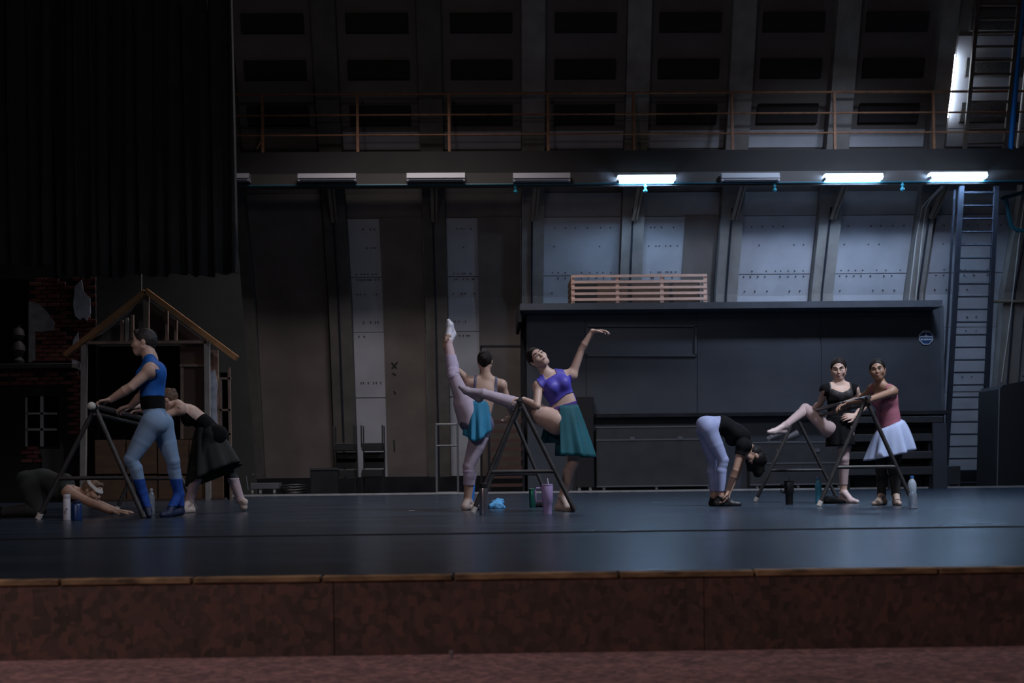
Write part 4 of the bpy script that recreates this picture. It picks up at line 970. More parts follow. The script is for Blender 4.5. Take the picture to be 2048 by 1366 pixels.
# ---------- barres
PIPE = mat('black iron pipe', (0.040, 0.037, 0.037), 0.5, 0.2, var=0.3, scale=12)
RUB = mat('pale rubber foot', (0.55, 0.50, 0.46), 0.7)
def barre(name, label, Yn, apn, fnl, fnr, Yf, apf, ffl, ffr, cap=None, bar_r=0.022):
    """portable barre: two A frames joined by bars; pixels of apex and feet, near and far"""
    t = thing(name, label, 'ballet barre', (P(*apn, Yn).x, Yn, 0))
    A = P(*apn, Yn); C = P(*apf, Yf); fs = []
    for (ap, l, r, Y, top) in ((apn, fnl, fnr, Yn, A), (apf, ffl, ffr, Yf, C)):
        fl, fr_ = P(l, 1010, Y), P(r, 1010, Y); fl.z = fr_.z = 0.012
        for f in (fl, fr_):
            bm = B(); tube(bm, [f, top], 0.021, 12); L_ = finish('leg', bm, PIPE, t, True)
            bm = B(); d = (top-f).normalized(); tube(bm, [f-d*0.004, f+d*0.05], 0.026, 12); finish('rubber_foot', bm, RUB if f is fl else PIPE, L_, True)
        h = 0.36; a = fl.lerp(top, h); b_ = fr_.lerp(top, h); bm = B(); tube(bm, [a, b_], 0.019, 10); finish('crossbar', bm, PIPE, t, True)
    d = (C-A).normalized(); lo = Vector((0, 0, -0.055))
    bm = B(); tube(bm, [A-d*0.08+Vector((0, 0, 0.014)), C+d*0.08+Vector((0, 0, 0.014))], bar_r, 14); finish('top_bar', bm, mat('worn dark bar', (0.10, 0.095, 0.10), 0.30, 0.5, var=0.3, scale=10), t, True)
    bm = B(); tube(bm, [A-d*0.02+lo, C+d*0.02+lo], 0.016, 10); finish('lower_bar', bm, PIPE, t, True)
    for X in (A, C):
        bm = B(); tube(bm, [X-d*0.03+Vector((0, 0, 0.0)), X+d*0.03], 0.032, 12); finish('bracket', bm, PIPE, t, True)
    return t, A, C, d
t, LA, LC, Ld = barre('ballet_barre', 'black portable barre at left with a pale round end cap', 9.78, (190, 815), 76, 287, 12.2, (312, 846), 232, 392)
bm = B(); c = P(183, 812, 9.70); bmesh.ops.create_uvsphere(bm, u_segments=20, v_segments=12, radius=0.036, matrix=Matrix.Translation(c)); finish('end_cap', bm, mat('grey tennis ball cap', (0.55, 0.55, 0.50), 0.8), t, True)
t, MA, MC, Md = barre('ballet_barre', 'black portable barre in the middle under the raised leg', 10.2, (1040, 803), 946, 1149, 12.0, (1027, 834), 962, 1102)
t, RA, RC, Rd = barre('ballet_barre', 'black portable barre at right shared by two women', 10.84, (1732, 799), 1638, 1827, 12.9, (1592, 832), 1511, 1676)

def onbar(A, C, t, dz=0.0): return A.lerp(C, t)+Vector((0, 0, 0.014+dz))
SK1 = skin('light skin', (0.54, 0.36, 0.29)); SK2 = skin('tan skin', (0.42, 0.25, 0.18)); SK3 = skin('brown skin', (0.29, 0.165, 0.11)); SK4 = skin('olive skin', (0.46, 0.30, 0.23))
V3 = Vector

# ---------- 1 man in blue
p = Person('man in bright blue sleeveless top and pale blue tights gripping the left barre', 10.02, False, SK1, 1.0)
J = p.J
hw = onbar(LA, LC, 0.03)
p.torso(J(311, 838), J(305, 803), J(304, 755), J(300, 716), J(302, 741, -0.17), J(306, 738, 0.18), J(308, 846, -0.09), J(316, 846, 0.09), (-1, 0, -0.05))
p.arm(J(299, 742, -0.18), J(262, 774, -0.24), J(222, 799, -0.22), 'L', ((-1, 0.10, -0.12), (0, 0.1, -1), 0.55, 0.08, 0.6, -1))
p.arm(J(303, 742, 0.19), J(285, 790, 0.30), J(262, 812, 0.42), 'R', ((-0.9, 0.25, -0.2), (0, 0, -1), 0.6, 0.08, 0.6, 1))
an = J(284, 982, -0.08)
p.leg(J(304, 848, -0.09), J(262, 918, -0.14), J(284, 984, -0.06), 'L', J(298, 1031, -0.10), J(290, 1001, 0.00))
hl = foot_on_floor(361, 1012, 10.25, 0.045); tl = foot_on_floor(325, 1030, 10.00, 0.022)
p.leg(J(322, 848, 0.09), J(346, 922, 0.12), J(358, 988, 0.20), 'R', tl, hl)
p.face(J(288, 684, 0.0), (-1, -0.10, -0.10), (0.05, 0, 1), J(301, 718, 0.0), 1.08, 1.04)
p.build()
BLU = mat('bright blue jersey', (0.004, 0.10, 0.42), 0.7, var=0.12, scale=6, bump=0.05); PBL = mat('pale blue tights', (0.19, 0.29, 0.44), 0.75, var=0.12, scale=5, bump=0.05); BKC = mat('black stretch cloth', (0.006, 0.006, 0.007), 0.85, spec=0.12)
tor = p.isr('torso', 'pelvis')
p.wear('top', (tor & (p.h > 0.20) & (p.hn < 0.045)) & ((np.abs(p.u) < 0.165) | (p.hn < -0.13)), BLU, 0.007)
p.wear('waistband', tor & (p.h <= 0.20) & (p.h > 0.085), BKC, 0.008)
p.wear('tights', (p.isr('pelvis', 'torso') & (p.h <= 0.085)) | p.isr('thigh') | (p.isr('shin') & (p.fc[:, 2] > 0.345)), PBL, 0.006)
p.wear2('sock', (p.isr('shin') & (p.fc[:, 2] <= 0.345)) | (p.isr('foot') & (p.fc[:, 2] > 0.095)), mat('royal blue leg warmers', (0.004, 0.05, 0.28), 0.85, var=0.2, scale=30), 0.009)
p.wear2('shoe', p.isr('foot') & (p.fc[:, 2] <= 0.10), mat('dark navy dance shoe', (0.008, 0.014, 0.05), 0.6), 0.006)
p.feat(hair=mat('short dark brown hair', (0.016, 0.014, 0.014), 0.6, var=0.4, scale=40, bump=0.5), short=True)

# ---------- 2 woman leaning at the left barre
p = Person('woman in black sheer skirt leaning forward at the left barre behind the man', 11.35, True, SK1)
J = p.J
p.torso(J(427, 868), J(408, 846), J(383, 829), J(357, 811), J(362, 816, -0.16), J(366, 822, 0.16), J(428, 872, -0.08), J(432, 872, 0.08), (-0.45, 0, -1))
h1 = onbar(LA, LC, 0.42, 0.045); h2 = onbar(LA, LC, 0.58, 0.045)
p.arm(J(360, 820, -0.16), J(312, 838, -0.22), h2+V3((0.09, 0, 0.01)), 'L', ((-1, -0.1, -0.1), (0, 0, -1), 0.5, 0.1, 0.5, -1))
p.arm(J(362, 822, 0.16), J(318, 800, 0.10), h1+V3((0.10, 0.02, 0.02)), 'R', ((-1, -0.2, -0.2), (0, 0, -1), 0.5, 0.1, 0.5, 1))
hl = foot_on_floor(384, 1018, 11.35, 0.03); tl = foot_on_floor(354, 1022, 11.1, 0.022)
p.leg(J(424, 872, -0.08), J(396, 940, -0.12), J(378, 1003, -0.02), 'L', tl, hl)
hl = J(489, 1004, 0.25); tl = foot_on_floor(487, 1020, 11.62, 0.02)
p.leg(J(430, 872, 0.08), J(457, 940, 0.20), J(481, 1000, 0.28), 'R', tl, hl, True)
p.face(J(336, 800), (-0.75, 0.05, -0.65), (-0.65, 0, 0.75), J(357, 811), 0.95)
p.build()
tor = p.isr('torso', 'pelvis')
p.wear('leotard', tor & ((p.h < 0.20) | ((p.w > 0.0) & (p.hn < -0.06))), BKC, 0.005)
p.wear2('leg_warmer', p.isr('shin') & (p.fc[:, 2] < 0.35), mat('dusty pink leg warmers', (0.52, 0.38, 0.40), 0.85, var=0.12, scale=30, stretch=(1, 1, 4)), 0.008)
p.wear2('shoe', p.isr('foot'), mat('beige ballet shoe', (0.50, 0.39, 0.34), 0.6), 0.004)
SHEER = mat('black georgette skirt', (0.018, 0.020, 0.018), 0.85)
p.wear('tights', p.isr('thigh') | (p.isr('shin') & (p.fc[:, 2] > 0.34)), SHEER, 0.004)
p.skirt('skirt', J(412, 851), J(434, 955, 0.02), (0, 1, 0), 0.115, 0.10, 0.26, 0.30, SHEER, 7, 0.022, drop=lambda a: 0.93+0.14*math.sin(math.radians(a)*1.0+0.4), seed=4)
p.feat(hair=mat('light brown hair', (0.10, 0.055, 0.03), 0.6, var=0.4, scale=40, bump=0.5), bun=[(0, -0.10, 0.03, 0.036)])

# ---------- 3 person stretching on the floor
p = Person('person in dark green folded over the floor at far left, arms stretched out', 10.75, False, SK2, 0.93)
J = p.J
p.torso(J(62, 960), J(88, 957), J(118, 972), J(142, 984), J(132, 981, -0.17), J(136, 979, 0.17), J(62, 972, -0.09), J(62, 972, 0.09), (0.35, 0, -1))
def fl(px, py, Y, z): v = P(px, py, Y); v.z = z; return v
p.arm(J(136, 984, -0.18), J(178, 1004, -0.22), fl(222, 1020, 10.5, 0.045), 'R', ((1, 0.05, -0.08), (0, 0, -1), 0.12, 0.12, 0.3, -1))
p.arm(J(140, 984, 0.18), J(190, 1006, 0.12), fl(232, 1020, 10.9, 0.045), 'L', ((1, -0.05, -0.08), (0, 0, -1), 0.12, 0.12, 0.3, 1))
p.leg(J(62, 976, -0.09), fl(76, 1020, 10.62, 0.06), fl(8, 1022, 10.6, 0.05), 'R', fl(-26, 1024, 10.6, 0.03), fl(-4, 1015, 10.6, 0.06))
p.leg(J(62, 976, 0.09), fl(80, 1018, 10.95, 0.06), fl(10, 1022, 10.95, 0.05), 'L', fl(-26, 1024, 10.95, 0.03), fl(-4, 1015, 10.95, 0.06))
p.face(J(184, 982), (0.90, -0.25, -0.45), (0.32, 0, 0.95), J(146, 984), 1.0, 1.04)
p.build()
DGR = mat('dark green jersey', (0.022, 0.030, 0.026), 0.85)
p.wear('top', p.isr('torso', 'pelvis') & (p.hn < 0.0), DGR, 0.006)
p.wear('trousers', (p.isr('thigh', 'shin')), mat('dark grey sweatpants', (0.030, 0.032, 0.034), 0.85), 0.012)
p.wear2('shoe', p.isr('foot'), BKC, 0.006)
c, F, U, Rr, k = p.head; hv = (p.fc-c)
hb_ = p.isr('head') & ((hv@U) > 0.030*k+(-0.35)*((hv@F)-0.05)) & ((hv@U) < 0.058*k+(-0.35)*((hv@F)-0.05))
p.wear('headband', hb_, mat('pale headband', (0.50, 0.48, 0.45), 0.8), 0.012)
p.feat(hair=mat('cropped light brown hair', (0.16, 0.10, 0.065), 0.7, var=0.3, scale=60, bump=0.4), short=True, hairline=0.02)

# ---------- 4 woman seen from behind holding her foot
p = Person('woman seen from behind in turquoise wrap skirt holding one leg straight up', 11.15, True, SK4, 0.97); p.lk = 1.14
J = p.J
p.torso(J(953, 842), J(962, 812), J(970, 782), J(972, 757), J(941, 765), J(1002, 770), J(940, 846), J(966, 848), (0.1, 1, 0))
# her left is on the picture's left
p.arm(J(940, 764), J(912, 738, 0.05), J(889, 692, -0.02), 'L', ((0.10, 0, 1), (1, 0.2, 0.1), 0.9, 0.08, 0.8, -1))
hb2 = onbar(MA, MC, 0.55)
p.arm(J(1004, 771), J(1019, 812, 0.05), J(1024, 829, 0.30), 'R', ((-0.5, 0.2, -0.6), (-0.8, 0.1, 0.2), 0.6, 0.1, 0.8, 1))
hl = foot_on_floor(942, 1017, 11.25, 0.03); tl = foot_on_floor(924, 1018, 11.0, 0.022)
p.leg(J(966, 850), J(938, 932, 0.0), J(935, 1001, 0.02), 'R', foot_on_floor(955, 1019, 11.35, 0.022), foot_on_floor(930, 1018, 11.1, 0.03))
p.leg(J(944, 842, -0.03), J(907, 752, -0.12), J(896, 684, -0.02), 'L', J(897, 642, 0.0), J(905, 668, 0.05), True)
p.S.cone(np.array(J(933, 838)), np.array(J(924, 808, -0.06)), 0.088, 0.082, 'thighL', 0.03)
p.face(J(970, 722), (0.15, 1, -0.05), (0.02, 0, 1), J(973, 758), 0.95, 0.98)
p.build()
TUR = mat('turquoise georgette', (0.012, 0.17, 0.30), 0.75, var=0.15, scale=5); PINKT = mat('pink grey tights', (0.46, 0.37, 0.45), 0.75, var=0.08, scale=8, bump=0.04); NAVL = mat('slate blue leotard', (0.10, 0.10, 0.17), 0.7)
LW2 = mat('lilac pink leg warmers', (0.47, 0.39, 0.52), 0.85, var=0.1, scale=30)
kneez = float(J(907, 752).z); shinL = p.isr('shinL'); thighL = p.isr('thighL')
p.wear('leotard', (p.isr('torso', 'pelvis') & ((p.h < 0.07) | ((p.w > 0.02) & (p.hn < -0.03)))) | ((p.isr('thighR') & (p.fc[:, 2] > ZW(876, 11.15, 940)))) | (p.isr('torso') & (p.hn < 0.05) & (p.hn > -0.20) & (np.abs(np.abs(p.u)-0.105) < 0.012)), NAVL, 0.005)
p.wear('tights', (p.isr('thighR') & (p.fc[:, 2] <= ZW(876, 11.15, 940))) | p.isr('shinR') & (p.fc[:, 2] > 0.26) | thighL, PINKT, 0.005)
zw = float(J(897, 712).z)
p.wear('leg_warmer', shinL & (p.fc[:, 2] < zw), LW2, 0.009)
p.wear('tights', shinL & (p.fc[:, 2] >= zw), mat('flesh pink tights', (0.52, 0.36, 0.38), 0.7), 0.003)
p.wear('leg_warmer', p.isr('shinR') & (p.fc[:, 2] > 0.25) & (p.fc[:, 2] < 0.40), LW2, 0.010)
p.wear2('shoe', p.isr('footR'), mat('beige ballet shoe', (0, 0, 0)), 0.004)
p.wear2('shoe', p.isr('footL'), mat('satin white shoe', (0.62, 0.60, 0.66), 0.4), 0.004)
p.skirt('wrap_skirt', J(955, 806), J(957, 884, -0.06), (1, 0, 0), 0.125, 0.11, 0.135, 0.15, TUR, 8, 0.018, a0=148, a1=375, drop=lambda a: 0.62+0.42*math.sin(math.radians(min(180, max(0, a-165)))) if 165 < a < 345 else 0.6, seed=2)
p.feat(bun=[(0, -0.115, 0.012, 0.042)])

# ---------- 5 woman in purple and teal
p = Person('woman in purple top and teal skirt arching sideways with one arm raised', 10.42, True, SK1, 1.02); p.lk = 1.08
J = p.J
p.torso(J(1132, 836), J(1127, 806), J(1112, 774), J(1098, 750), J(1140, 751, 0.02), J(1079, 772, -0.03), J(1145, 842, 0.02), J(1114, 842, -0.03), (-0.22, -1, 0.08))
p.arm(J(1144, 750, 0.02), J(1163, 700, 0.0), J(1185, 663, -0.04), 'L', ((1, -0.1, 0.05), (0.1, 0.0, -1), 0.32, 0.16, 0.5, -1))
wb = P(1048, 799, 10.40)
p.arm(J(1077, 774, -0.03), J(1074, 812, -0.16), wb, 'R', ((-1, -0.05, 0.02), (0, 0, -1), 0.5, 0.08, 0.5, -1))
p.leg(J(1145, 846, 0.02), J(1146, 924, -0.03), J(1126, 992, 0.04), 'L', foot_on_floor(1146, 1023, 10.22, 0.022), foot_on_floor(1117, 1016, 10.50, 0.030))
p.leg(J(1112, 842, -0.05), J(1048, 810, 0.02), J(966, 787, -0.02), 'R', J(921, 774, -0.04), J(958, 797, 0.02), True)
p.S.cone(np.array(J(1112, 850, -0.03)), np.array(J(1075, 832, -0.02)), 0.090, 0.078, 'thighR', 0.03)
p.face(J(1075, 717), (0.20, -1, 0.34), (-0.62, -0.15, 0.85), J(1094, 750), 0.98, 1.0)
p.build()
PUR = mat('violet blue lycra', (0.075, 0.060, 0.42), 0.55, var=0.10, scale=6); TEA = mat('dark teal georgette', (0.002, 0.085, 0.110), 0.75, var=0.25, scale=3)
tor = p.isr('torso', 'pelvis')
cut = (p.h > 0.125) & (p.h < 0.125+0.085*np.clip((p.u+0.13)/0.2, 0, 1)) & (p.w > -0.02)   # open midriff towards her left
p.wear('crop_top', tor & (p.h > 0.135) & ~cut & (p.hn < 0.035) & ((np.abs(p.u) < 0.138) | (p.hn < -0.10)) & ~((p.hn > -0.03) & (np.abs(p.u) < 0.062) & (p.w > -0.05)), PUR, 0.006)
p.wear('waistband', tor & (p.h <= 0.135) & (p.h > 0.06) & ~cut, mat('deep violet lycra', (0.07, 0.035, 0.22), 0.6), 0.006)
p.wear('briefs', tor & (p.h <= 0.06), mat('dark teal briefs', (0.006, 0.03, 0.045), 0.7), 0.005)
p.wear('tights', p.isr('shinR'), mat('mauve leg warmer', (0.46, 0.38, 0.45), 0.8, var=0.08, scale=20), 0.006)
p.wear2('shoe', p.isr('footL'), mat('beige ballet shoe', (0, 0, 0)), 0.004)
p.wear2('shoe', p.isr('footR'), mat('grey pink ballet shoe', (0.36, 0.30, 0.36), 0.6), 0.004)
p.skirt('skirt', J(1128, 812), J(1138, 912, 0.0), (1, 0, 0), 0.130, 0.110, 0.235, 0.22, TEA, 8, 0.020, a0=-118, a1=112, drop=lambda a: 1.0+0.08*math.cos(math.radians(a)), seed=6)
p.skirt('skirt_back', J(1122, 818, 0.06), J(1118, 888, 0.12), (1, 0, 0), 0.12, 0.02, 0.16, 0.05, TEA, 6, 0.016, a0=180, a1=360, seed=8)
p.feat(bun=[(-0.035, -0.095, 0.00, 0.044)])

# ---------- 6 woman folded forward
p = Person('dancer in black top and lavender leggings folded forward with hands at the ankles', 11.45, True, SK2, 0.98)
J = p.J
p.torso(J(1421, 852), J(1446, 850), J(1475, 870), J(1494, 893), J(1486, 888, -0.15), J(1490, 884, 0.15), J(1415, 858, -0.08), J(1415, 858, 0.08), (0.35, 0, -1))
p.arm(J(1484, 893, -0.16), J(1471, 940, -0.17), J(1456, 982, -0.10), 'R', ((-0.25, 0.1, -1), (-1, 0.2, 0.2), 0.5, 0.1, 0.7, -1))
p.arm(J(1490, 890, 0.16), J(1476, 942, 0.16), J(1458, 984, 0.06), 'L', ((-0.25, -0.1, -1), (-1, -0.2, 0.2), 0.5, 0.1, 0.7, 1))
p.leg(J(1416, 860, -0.08), J(1446, 920, -0.09), J(1443, 992, -0.06), 'R', foot_on_floor(1478, 1011, 11.38, 0.02), foot_on_floor(1434, 1009, 11.4, 0.028))
p.leg(J(1412, 862, 0.08), J(1427, 924, 0.09), J(1428, 992, 0.10), 'L', foot_on_floor(1462, 1008, 11.55, 0.02), foot_on_floor(1424, 1006, 11.6, 0.028))
p.face(J(1509, 914), (-0.9, -0.05, -0.35), (0.35, 0, -0.95), J(1494, 893), 1.0, 1.0)
p.build()
LAV = mat('lavender blue leggings', (0.29, 0.33, 0.53), 0.65, var=0.08, scale=5)
p.wear('leggings', (p.isr('torso', 'pelvis') & (p.h < 0.075)) | p.isr('thigh') | (p.isr('shin') & (p.fc[:, 2] > 0.155)), LAV, 0.006)
p.wear('top', (p.isr('torso', 'pelvis') & (p.h >= 0.065)) | (p.isr('uarm', 'shoulder') & (p.t < 0.35)) | (p.isr('neck')&(p.hn<0.0)), BKC, 0.014)
p.wear2('shoe', p.isr('foot') , mat('black soft shoe', (0.012, 0.011, 0.012), 0.5), 0.006)
p.feat(hair=mat('black hair', (0.006, 0.005, 0.005), 0.6, var=0.4, scale=40, bump=0.4, spec=0.2), bun=[(0, -0.07, 0.07, 0.05)])
# loose hair falling towards the floor
H = SDF(0.005)
for (a, b_, r1, r2) in (((1508, 905), (1516, 945), 0.075, 0.05), ((1500, 912), (1500, 938), 0.06, 0.03), ((1517, 905), (1524, 940), 0.05, 0.03), ((1510, 930), (1513, 950), 0.05, 0.02)):
    H.cone(np.array(J(*a)), np.array(J(*b_, 0.02)), r1, r2, 'h', 0.02)
V_, Q_ = H.mesh(); Q_ = fix_orient(V_-V_.mean(0), Q_); np_obj('loose_hair', V_, Q_, MATS['black hair'], p.root)

# ---------- 7 woman in black lace leotard
p = Person('woman in black lace leotard resting her bent leg over the right barre, eyes lowered', 12.0, True, SK1, 1.03)
J = p.J
p.torso(J(1677, 852), J(1679, 822), J(1679, 790), J(1678, 768), J(1707, 779), J(1650, 779), J(1692, 858), J(1663, 858), (-0.08, -1, 0))
p.arm(J(1651, 781), J(1640, 808, 0.15), P(1624, 820, 12.38), 'R', ((-0.8, 0.3, -0.4), (0.1, -0.4, -1), 0.7, 0.1, 0.7, 1))
p.arm(J(1708, 781), J(1729, 812, 0.05), J(1710, 832, -0.12), 'L', ((-1, -0.25, -0.05), (0, 0.9, -0.4), 0.35, 0.16, 0.4, 1))
p.leg(J(1661, 858), J(1611, 817, 0.42), J(1572, 850, 0.18), 'R', J(1537, 864, 0.12), J(1568, 862, 0.20), True)
p.leg(J(1690, 858), J(1688, 918, -0.03), J(1687, 983, 0.02), 'L', foot_on_floor(1714, 1004, 11.82, 0.02), foot_on_floor(1684, 1004, 12.05, 0.028))
p.face(J(1677, 738), (-0.32, -1, -0.22), (0.0, 0, 1), J(1678, 768), 1.0, 1.04)
p.build()
LACE = mat('black lace', (0.030, 0.027, 0.029), 0.7, var=0.85, scale=70)
tor = p.isr('torso', 'pelvis')
neckcut = (p.hn > -0.055-0.045*np.cos(np.clip(p.u/0.10, -1, 1)*PI/2)) & (np.abs(p.u) < 0.105)
p.wear('leotard', (tor & ~neckcut & (p.hn < 0.05) & ~((p.hn > -0.175) & (p.w > 0.0) & (np.abs(p.u) < 0.115))) | (p.isr('shoulder') & (np.abs(p.u) < 0.175)), BKC, 0.004)
p.wear('lace_yoke', tor & ~neckcut & ((p.hn > -0.18) & (p.w > -0.01) & (np.abs(p.u) < 0.12)), LACE, 0.005)
p.skirt('skirt', J(1679, 832), J(1681, 892, 0.0), (1, 0, 0), 0.12, 0.105, 0.155, 0.15, BKC, 8, 0.008, seed=3)
PT2 = mat('rose beige tights', (0.42, 0.31, 0.31), 0.7)
p.wear('tights', p.isr('thigh') | (p.isr('shin') & ((p.fc[:, 2] > 0.20))), PT2, 0.003)
p.wear2('shoe', p.isr('foot'), mat('pink pointe shoe', (0.56, 0.43, 0.42), 0.45), 0.004)
p.feat(closed=True)

# ---------- 8 woman in pink top and white skirt
p = Person('woman in dusty pink top and short white skirt leaning on the right barre', 11.1, True, SK3, 0.94)
J = p.J
p.torso(J(1781, 862), J(1777, 832), J(1771, 798), J(1763, 772), J(1784, 782, -0.10), J(1745, 778, 0.14), J(1793, 868, -0.05), J(1770, 868, 0.06), (-0.72, -0.65, -0.15))
w1 = onbar(RA, RC, 0.26, 0.035)
p.arm(J(1785, 784, -0.12), J(1738, 800, -0.28), P(1695, 807, 11.28), 'L', ((-0.85, 0.15, -0.45), (-0.1, -0.3, -1), 0.38, 0.16, 0.5, -1))
p.arm(J(1745, 780, 0.14), J(1716, 800, 0.30), P(1690, 806, 11.45), 'R', ((-0.8, 0.1, -0.5), (0, -0.2, -1), 0.45, 0.16, 0.5, 1))
p.leg(J(1792, 870, -0.05), J(1787, 936, -0.06), J(1792, 990, 0.0), 'L', foot_on_floor(1799, 1014, 10.82, 0.022), foot_on_floor(1791, 1008, 11.1, 0.03))
p.leg(J(1772, 870, 0.06), J(1762, 936, 0.06), J(1763, 990, 0.10), 'R', foot_on_floor(1747, 1010, 10.98, 0.022), foot_on_floor(1768, 1008, 11.2, 0.03))
p.face(J(1755, 740), (-0.42, -1, -0.06), (-0.08, 0.05, 1), J(1763, 772), 0.98, 1.05)
p.build()
PNK = mat('dusty pink camisole', (0.32, 0.105, 0.15), 0.7, var=0.1, scale=6); WHS = mat('bluish white skirt', (0.34, 0.41, 0.60), 0.75, var=0.08, scale=4); DLG = mat('charcoal leggings', (0.022, 0.021, 0.020), 0.8)
tor = p.isr('torso', 'pelvis')
p.wear('camisole', (tor & (p.h > -0.02) & (p.hn < -0.075)) | (p.isr('torso') & (p.hn >= -0.08) & (p.hn < 0.06) & (np.abs(np.abs(p.u)-0.105) < 0.011)), PNK, 0.006)
p.wear('leggings', (tor & (p.h <= -0.02)) | p.isr('thigh', 'shin'), DLG, 0.009)
p.wear2('shoe', p.isr('foot'), mat('tan split shoe', (0.40, 0.30, 0.25), 0.6), 0.003)
p.skirt('skirt', J(1779, 849, 0.0), J(1783, 915, 0.0), (1, 0, 0), 0.112, 0.118, 0.245, 0.235, WHS, 7, 0.030, drop=lambda a: 0.96+0.12*math.cos(math.radians(a-200)), seed=5, gexp=0.55, tilt=0.40)
p.feat(hair=MATS['black hair'])

# ================================================================== BOTTLES AND BAGS ON THE STAGE
def gpt(px, py): return G(px, py)
def bottle(name, label, px, pyb, pyt, wpx, prof, m, capm=None, capprof=None, cat='bottle', extra=None, grp=None):
    b = gpt(px, pyb); s = FPX/b.y; H = (pyb-pyt)/s; R = wpx/2/s
    t = thing(name, label, cat, b, grp)
    bm = B(); lathe(bm, b, [(r*R, z*H) for r, z in prof], 24); finish('body', bm, m, t, True)
    if capm: bm = B(); lathe(bm, b, [(r*R, z*H) for r, z in capprof], 20); finish('lid', bm, capm, t, True)
    if extra: extra(t, b, R, H)
    return t
CYL = [(0.93, 0), (1, 0.02), (1, 0.80), (0.95, 0.83)]
CAPP = [(0.95, 0.83), (0.98, 0.84), (0.98, 0.97), (0.85, 1.0)]
def print_mark(t, b, R, H):
    bm = B()
    for (dx, z, r) in ((-0.15, 0.30, 0.30), (0.25, 0.42, 0.22)):
        pts = [(b.x+(dx+r*math.cos(a))*R, b.y-R*math.sqrt(max(0, 1-(dx+r*math.cos(a))**2))-0.001, b.z+z*H+r*R*math.sin(a)*1.3) for a in [k*2*PI/12 for k in range(13)]]
        tube(bm, pts, 0.0022, 5)
    finish('print', bm, mat('dark print', (0.05, 0.05, 0.07), 0.6), t)
bottle('water_bottle', 'tall white bottle with dark print standing by the left barre', 134, 1040, 989, 14, CYL, mat('white enamel', (0.62, 0.60, 0.66), 0.35), mat('white lid', (0.45, 0.44, 0.48), 0.4), CAPP, extra=print_mark)
def jug_handle(t, b, R, H):
    bm = B(); tube(bm, [b+V3((-R*0.5, 0, H)), b+V3((-R*0.3, 0, H*1.10)), b+V3((R*0.3, 0, H*1.10)), b+V3((R*0.5, 0, H))], 0.006, 8); finish('carry_loop', bm, mat('navy lid', (0, 0, 0)), t, True)
mat('navy lid', (0.01, 0.02, 0.06), 0.4)
bottle('water_jug', 'navy blue insulated jug beside the tall white bottle', 154, 1041, 1003, 20, [(0.9, 0), (1, 0.03), (1, 0.80), (0.8, 0.88)], mat('navy enamel', (0.010, 0.035, 0.13), 0.35), mat('navy lid', (0, 0, 0)), [(0.8, 0.88), (0.82, 0.9), (0.82, 1.0), (0.6, 1.02)], 'jug', jug_handle)
PET = mat('clear bluish plastic', (0.75, 0.85, 0.95), 0.12, trans=0.85); WAT = mat('pale plastic', (0.55, 0.62, 0.70), 0.2, trans=0.4)
PB = [(0.85, 0), (1, 0.03), (0.94, 0.10), (1, 0.16), (0.94, 0.22), (1, 0.28), (0.92, 0.42), (1, 0.52), (1, 0.70), (0.75, 0.82), (0.38, 0.90), (0.36, 0.94)]
CP = [(0.42, 0.93), (0.44, 0.94), (0.44, 1.0), (0.36, 1.01)]
bottle('water_bottle', 'clear plastic bottle on the floor behind the man\'s pointed foot', 303, 1029, 978, 13, PB, PET, mat('white lid', (0, 0, 0)), CP)
bottle('steel_flask', 'brushed steel flask with black lid in front of the middle barre', 967.5, 1029, 966, 17, CYL, mat('brushed steel', (0.55, 0.50, 0.52), 0.28, 0.95), mat('black plastic lid', (0.015, 0.015, 0.016), 0.4), [(0.95, 0.83), (1.0, 0.85), (1.0, 0.98), (0.85, 1.0)], 'flask')
bottle('tumbler', 'dark green steel tumbler standing left of the lavender mug', 1065, 1015, 977, 14, [(0.85, 0), (0.9, 0.02), (1.0, 0.86), (0.95, 0.88)], mat('green enamel', (0.02, 0.13, 0.10), 0.25, 0.5), mat('green lid', (0.01, 0.09, 0.06), 0.4), [(0.97, 0.87), (1.0, 0.9), (1.0, 0.98), (0.85, 1.0)], 'tumbler')
def mug_bits(t, b, R, H):
    bm = B(); tube(bm, [b+V3((-R*0.9, 0, H*0.86)), b+V3((-R*1.9, 0, H*0.86)), b+V3((-R*2.1, 0, H*0.80)), b+V3((-R*2.0, 0, H*0.47)), b+V3((-R*1.85, 0, H*0.42)), b+V3((-R*0.8, 0, H*0.42))], 0.0095, 10); finish('handle', bm, mat('lavender handle', (0.34, 0.25, 0.46), 0.5), t, True)
    bm = B(); tube(bm, [b+V3((0.2*R, 0, H*0.98)), b+V3((0.05*R, 0, H*1.20))], 0.005, 8); finish('straw', bm, mat('pale straw', (0.6, 0.55, 0.65), 0.3), t, True)
bottle('travel_mug', 'lavender travel mug with side handle and straw under the middle barre', 1095, 1028, 968, 23, [(0.74, 0), (0.77, 0.02), (0.80, 0.36), (0.97, 0.40), (1.0, 0.92), (0.96, 0.94)], mat('lavender enamel', (0.38, 0.28, 0.50), 0.4), mat('lavender lid', (0.42, 0.32, 0.54), 0.35), [(0.97, 0.93), (1, 0.94), (1, 0.99), (0.9, 1.0)], 'mug', mug_bits)
def black_handle(t, b, R, H):
    bm = B(); tube(bm, [b+V3((-R*0.95, 0, H*0.86)), b+V3((-R*1.7, 0, H*0.84)), b+V3((-R*1.75, 0, H*0.55)), b+V3((-R*0.9, 0, H*0.48))], 0.008, 10); finish('handle', bm, BKC, t, True)
    bm = B(); tube(bm, [b+V3((0.1*R, 0, H*0.98)), b+V3((0.1*R, 0, H*1.14))], 0.004, 8); finish('straw', bm, BKC, t, True)
